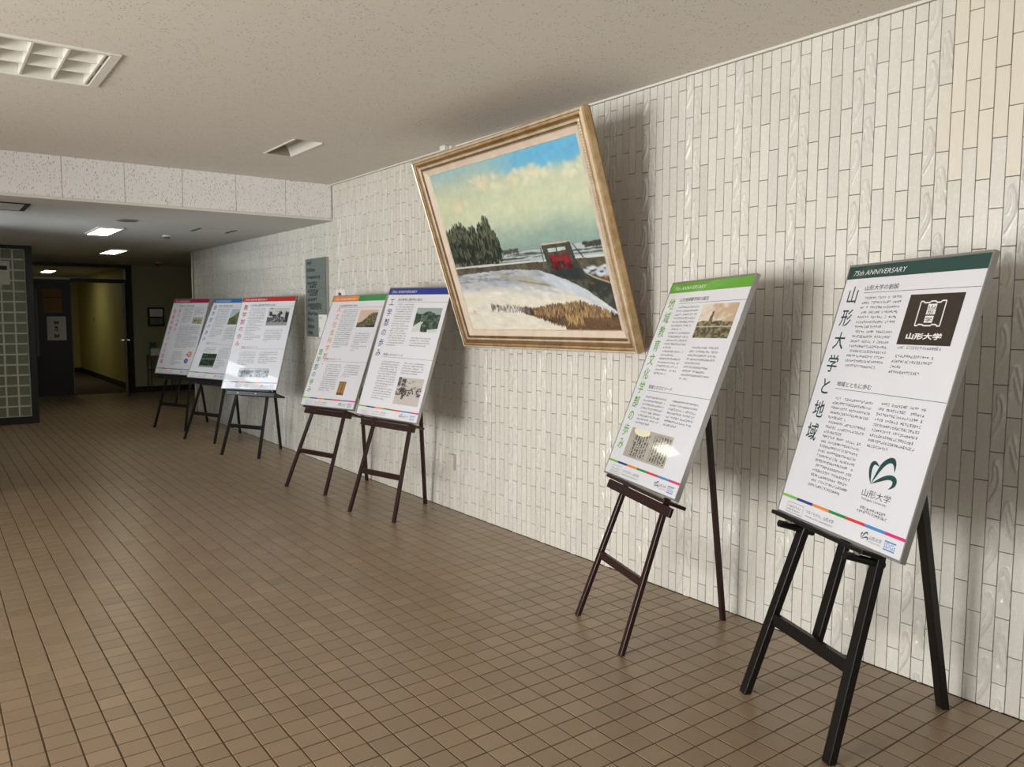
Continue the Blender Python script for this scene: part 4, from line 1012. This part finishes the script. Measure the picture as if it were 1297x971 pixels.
MB().box(-.0104, -.010, -.02, .05, .03, .055).box(-.0104, -.010, .03, .045, .055, .068).build('red_mark', INK['red'], nc)
oc = empty('outlet_cover', (0, 5.28, .325)); tag(oc, 'cream plastic outlet box low on the tile wall', 'outlet')
MB().box(-.035, -.003, -.038, .038, 0, .125).build('box', M['cover'], oc, bevel=.004)
MB().box(-.039, -.035, -.026, .026, .02, .105).build('flap', M['cover'], oc, bevel=.001)

# ------------------------------------------------------------------ ceiling fixtures
tf = empty('louvre_light', (-3.14, 4.775, ZC)); tag(tf, 'unlit recessed ceiling light with white louvre cells at upper left', 'ceiling light')
x0, x1, y0, y1 = TRO; ox, oy = -3.14, 4.775
hs = MB()
hs.quad((x0 - ox, y0 - oy, .13), (x0 - ox, y1 - oy, .13), (x1 - ox, y1 - oy, .13), (x1 - ox, y0 - oy, .13))
for a, b in (((x0, y0), (x1, y0)), ((x1, y0), (x1, y1)), ((x1, y1), (x0, y1)), ((x0, y1), (x0, y0))):
    hs.quad((a[0] - ox, a[1] - oy, 0), (b[0] - ox, b[1] - oy, 0), (b[0] - ox, b[1] - oy, .13), (a[0] - ox, a[1] - oy, .13))
hs.build('housing', M['white_metal'], tf)
fg = MB(); e = .022
fg.box(x0 - ox - e, x1 - ox, y0 - oy - e, y0 - oy, -.012, -.0005).box(x0 - ox - e, x1 - ox, y1 - oy, y1 - oy + e, -.012, -.0005).box(x0 - ox - e, x0 - ox, y0 - oy, y1 - oy, -.012, -.0005)
fg.build('flange', M['white_metal'], tf)
MB().box(x1 - ox, x1 - ox + .045, y0 - oy - e, y1 - oy + e, -.010, -.0005).build('end_cap', M['white_paint'], tf)
for k in range(1, 8):
    xx = x1 - ox - .02 - .155 * (k - 1)
    MB().box(xx - .005, xx + .005, y0 - oy, y1 - oy, -.006, .055).build('cross_blade', M['white_metal'], tf)
for yy in (y0 - oy + .215, y0 - oy + .435):
    # parabolic lengthwise blades, wide at the top
    MB().add([(x0 - ox, yy - .004, -.002), (x1 - ox, yy - .004, -.002), (x1 - ox, yy - .03, .06), (x0 - ox, yy - .03, .06), (x0 - ox, yy + .004, -.002), (x1 - ox, yy + .004, -.002), (x1 - ox, yy + .03, .06), (x0 - ox, yy + .03, .06)],
             [(0, 1, 2, 3), (5, 4, 7, 6), (0, 4, 5, 1), (3, 2, 6, 7)]).build('lengthwise_blade', M['white_metal'], tf)
for yy in (-.21, .005, .22): MB().cyl((x0 - ox + .04, yy, .095), (x1 - ox - .04, yy, .095), .014).build('lamp_tube', M['lamp_off'], tf)

sl = empty('wall_washer_light', (-.958, 6.07, ZC)); tag(sl, 'unlit slot ceiling light with a curved white reflector near the tile wall', 'ceiling light')
x0, x1, y0, y1 = SLOT; ox, oy = -.958, 6.07
hs = MB(); hs.quad((x0 - ox, y0 - oy, .12), (x0 - ox, y1 - oy, .12), (x1 - ox, y1 - oy, .12), (x1 - ox, y0 - oy, .12))
for a, b in (((x0, y0), (x1, y0)), ((x1, y0), (x1, y1)), ((x1, y1), (x0, y1)), ((x0, y1), (x0, y0))):
    hs.quad((a[0] - ox, a[1] - oy, 0), (b[0] - ox, b[1] - oy, 0), (b[0] - ox, b[1] - oy, .12), (a[0] - ox, a[1] - oy, .12))
hs.build('housing', M['recess_brown'], sl)
cr = MB(); n = 8
for k in range(n):
    def cp(q): a = q / n * 1.35; return (-.005 + .11 * math.sin(a) , .115 - .125 * (1 - math.cos(a)) - .025 * (q / n))
    a, b = cp(k), cp(k + 1)
    cr.add([(a[0], y0 - oy + .004, a[1]), (b[0], y0 - oy + .004, b[1]), (b[0], y1 - oy - .004, b[1]), (a[0], y1 - oy - .004, a[1]), (a[0], y0 - oy + .004, a[1] + .002), (b[0], y0 - oy + .004, b[1] + .002), (b[0], y1 - oy - .004, b[1] + .002), (a[0], y1 - oy - .004, a[1] + .002)], [(0, 3, 2, 1), (4, 5, 6, 7)])
cr.build('reflector', M['white_metal'], sl, smooth=True)
MB().box(x0 - ox - .014, x0 - ox, y0 - oy, y1 - oy, -.006, .001).build('flange', M['white_metal'], sl)
MB().cyl((-.05, y0 - oy + .05, .07), (-.05, y1 - oy - .05, .07), .013).build('lamp_tube', M['grille'], sl)

def lit_panel(name, cx, cy, w, l, power, label, group):
    t = empty(name, (cx, cy, ZS)); tag(t, label, 'ceiling light', group)
    fr = MB(); e = .02
    fr.box(-w / 2 - e, w / 2 + e, -l / 2 - e, -l / 2, -.02, -.001).box(-w / 2 - e, w / 2 + e, l / 2, l / 2 + e, -.02, -.001).box(-w / 2 - e, -w / 2, -l / 2, l / 2, -.02, -.001).box(w / 2, w / 2 + e, -l / 2, l / 2, -.02, -.001)
    fr.build('frame', M['white_metal'], t)
    MB().box(-w / 2, w / 2, -l / 2, l / 2, -.016, -.002).build('diffuser', M['lamp_on'], t)
    return t
lit_panel('ceiling_lamp', -1.645, 9.98, .21, .86, 0, 'lit rectangular ceiling light nearer the beam in the passage', 'lit passage ceiling lights')
lit_panel('ceiling_lamp', -.985, 13.18, .21, .90, 0, 'lit rectangular ceiling light farther back in the passage', 'lit passage ceiling lights')
lit_panel('ceiling_lamp', -1.03, 20.3, .21, .90, 0, 'lit ceiling light in the corridor seen through the door transom', 'lit passage ceiling lights')
sp = empty('ceiling_speaker', (-1.645, 8.72, ZS)); tag(sp, 'round grey grille in the passage ceiling near the beam', 'speaker')
MB().cyl((0, 0, -.001), (0, 0, -.010), .105, .100, 28).build('rim', M['recess_brown'], sp); MB().cyl((0, 0, -.010), (0, 0, -.012), .088, n=28).build('grille', M['grille'], sp)
sd_ = empty('smoke_detector', (-.94, 10.13, ZS)); tag(sd_, 'small round smoke detector on the passage ceiling', 'detector')
MB().cyl((0, 0, -.001), (0, 0, -.018), .055, n=20).build('base', M['white_metal'], sd_); MB().cyl((0, 0, -.018), (0, 0, -.042), .042, .028, 20).build('head', M['grille'], sd_)
ha = empty('ceiling_hatch', (-.66, 9.22, ZS)); tag(ha, 'flush access hatch in the passage ceiling between two dark slots', 'hatch')
MB().box(-.16, .16, -.19, .19, -.004, -.001).build('cover', M['soffit'], ha)
for s in (-1, 1): MB().box(s * .19 - .012, s * .19 + .012, -.19, .19, -.004, -.001).build('slot', M['dark_slot'], ha)
dv = empty('air_diffuser', (-3.0, 8.22, ZS)); tag(dv, 'dark edged air diffuser in the passage ceiling at the left edge', 'vent')
MB().box(-.46, .46, -.26, .26, -.006, -.001).build('face', M['soffit'], dv)
for a in ((-.46, .46, -.28, -.26), (-.46, .46, .26, .28), (.42, .46, -.26, .26)): MB().box(*a, -.009, -.001).build('edge_slot', M['dark_slot'], dv)
rl_ = empty('alarm_lamp', (.19, 15.6, ZS)); tag(rl_, 'small red alarm lamp on the ceiling by the far plaster wall', 'lamp')
MB().cyl((0, 0, -.001), (0, 0, -.02), .05, n=18).build('base', M['white_metal'], rl_); MB().cyl((0, 0, -.02), (0, 0, -.075), .042, .022, 18).build('lens', M['red_lamp'], rl_)

# ------------------------------------------------------------------ far end things
wb = empty('wall_box', (.40, YF, 1.29)); tag(wb, 'small dark framed notice box hanging on the far plaster wall', 'notice box')
MB().box(-.15, .15, -.07, -.002, 0, .37).build('body', M['dark_frame'], wb)
MB().box(-.12, .12, -.074, -.07, .04, .16).build('lower_sheet', M['pale_edge'], wb); MB().box(-.12, .12, -.074, -.07, .19, .34).build('upper_sheet', M['plain_paper'], wb)
tb = empty('side_table', (.42, YF - .25, 0)); tag(tb, 'small wooden shelf table with thin legs against the far wall', 'table')
MB().box(-.24, .24, -.17, .17, .70, .73).build('table_top', M['wood_light'], tb); MB().box(-.22, .22, -.15, .15, .44, .46).build('shelf', M['wood_light'], tb)
for sx in (-.22, .22):
    for sy in (-.15, .15): MB().cyl((sx, sy, 0), (sx, sy, .70), .011, n=8).build('leg', M['grey_metal'], tb)
cb = empty('paper_box', (.33, YF - .27, .73)); tag(cb, 'white cardboard box standing on the side table', 'box')
MB().box(-.11, .11, -.09, .09, 0, .12).build('body', M['plain_paper'], cb); MB().box(-.112, .112, -.092, .092, .12, .135).build('lid', M['plain_paper'], cb)
gp = empty('green_pot', (.30, YF - .10, .73)); tag(gp, 'green round pot behind the box on the side table', 'pot')
MB().cyl((0, 0, 0), (0, 0, .17), .045, .06, 14).build('pot', M['green_thing'], gp); MB().cyl((0, 0, .17), (0, 0, .25), .035, .07, 9).build('leaves', M['green_thing'], gp)
bb = empty('stacked_leaflets', (.42, YF - .25, .46)); tag(bb, 'pale leaflets stacked on the lower shelf of the side table', 'leaflets')
MB().box(-.10, .08, -.09, .09, 0, .045).build('stack', M['plain_paper'], bb)
an = empty('amber_notice', (-1.37, YF - .012, 1.55)); tag(an, 'amber notice sheet on the dark door, above the white one', 'notice')
MB().box(-.15, .15, -.003, 0, 0, .43).build('sheet', M['amber_paper'], an); MB().box(-.15, .15, -.006, -.003, .27, .285).build('fold_bar', M['dark_door'], an)
wn_ = empty('door_sign', (-1.32, YF - .012, 1.04)); tag(wn_, 'white sheet with three black characters on the dark door', 'notice')
MB().box(-.155, .155, -.003, 0, 0, .44).build('sheet', M['plain_paper'], wn_)
R = random.Random(77)
for k in range(3):
    mb = MB(); pseudo_glyph(mb, -.045, .30 - .125 * k, .085, .95, R, -.0036, .17); mb.build('character', M['sign_black'], wn_)
gs = empty('screen_sign', (-2.50, YG, 1.93)); tag(gs, 'white paper sign fixed to the glass block screen', 'sign')
MB().box(-.42, .175, -.012, -.008, 0, .32).build('sheet', M['plain_paper'], gs)
mb = MB(); put_text(mb, 'ー', .03, .195, .13, -.0125, width=.115); mb.build('lettering', M['sign_black'], gs)
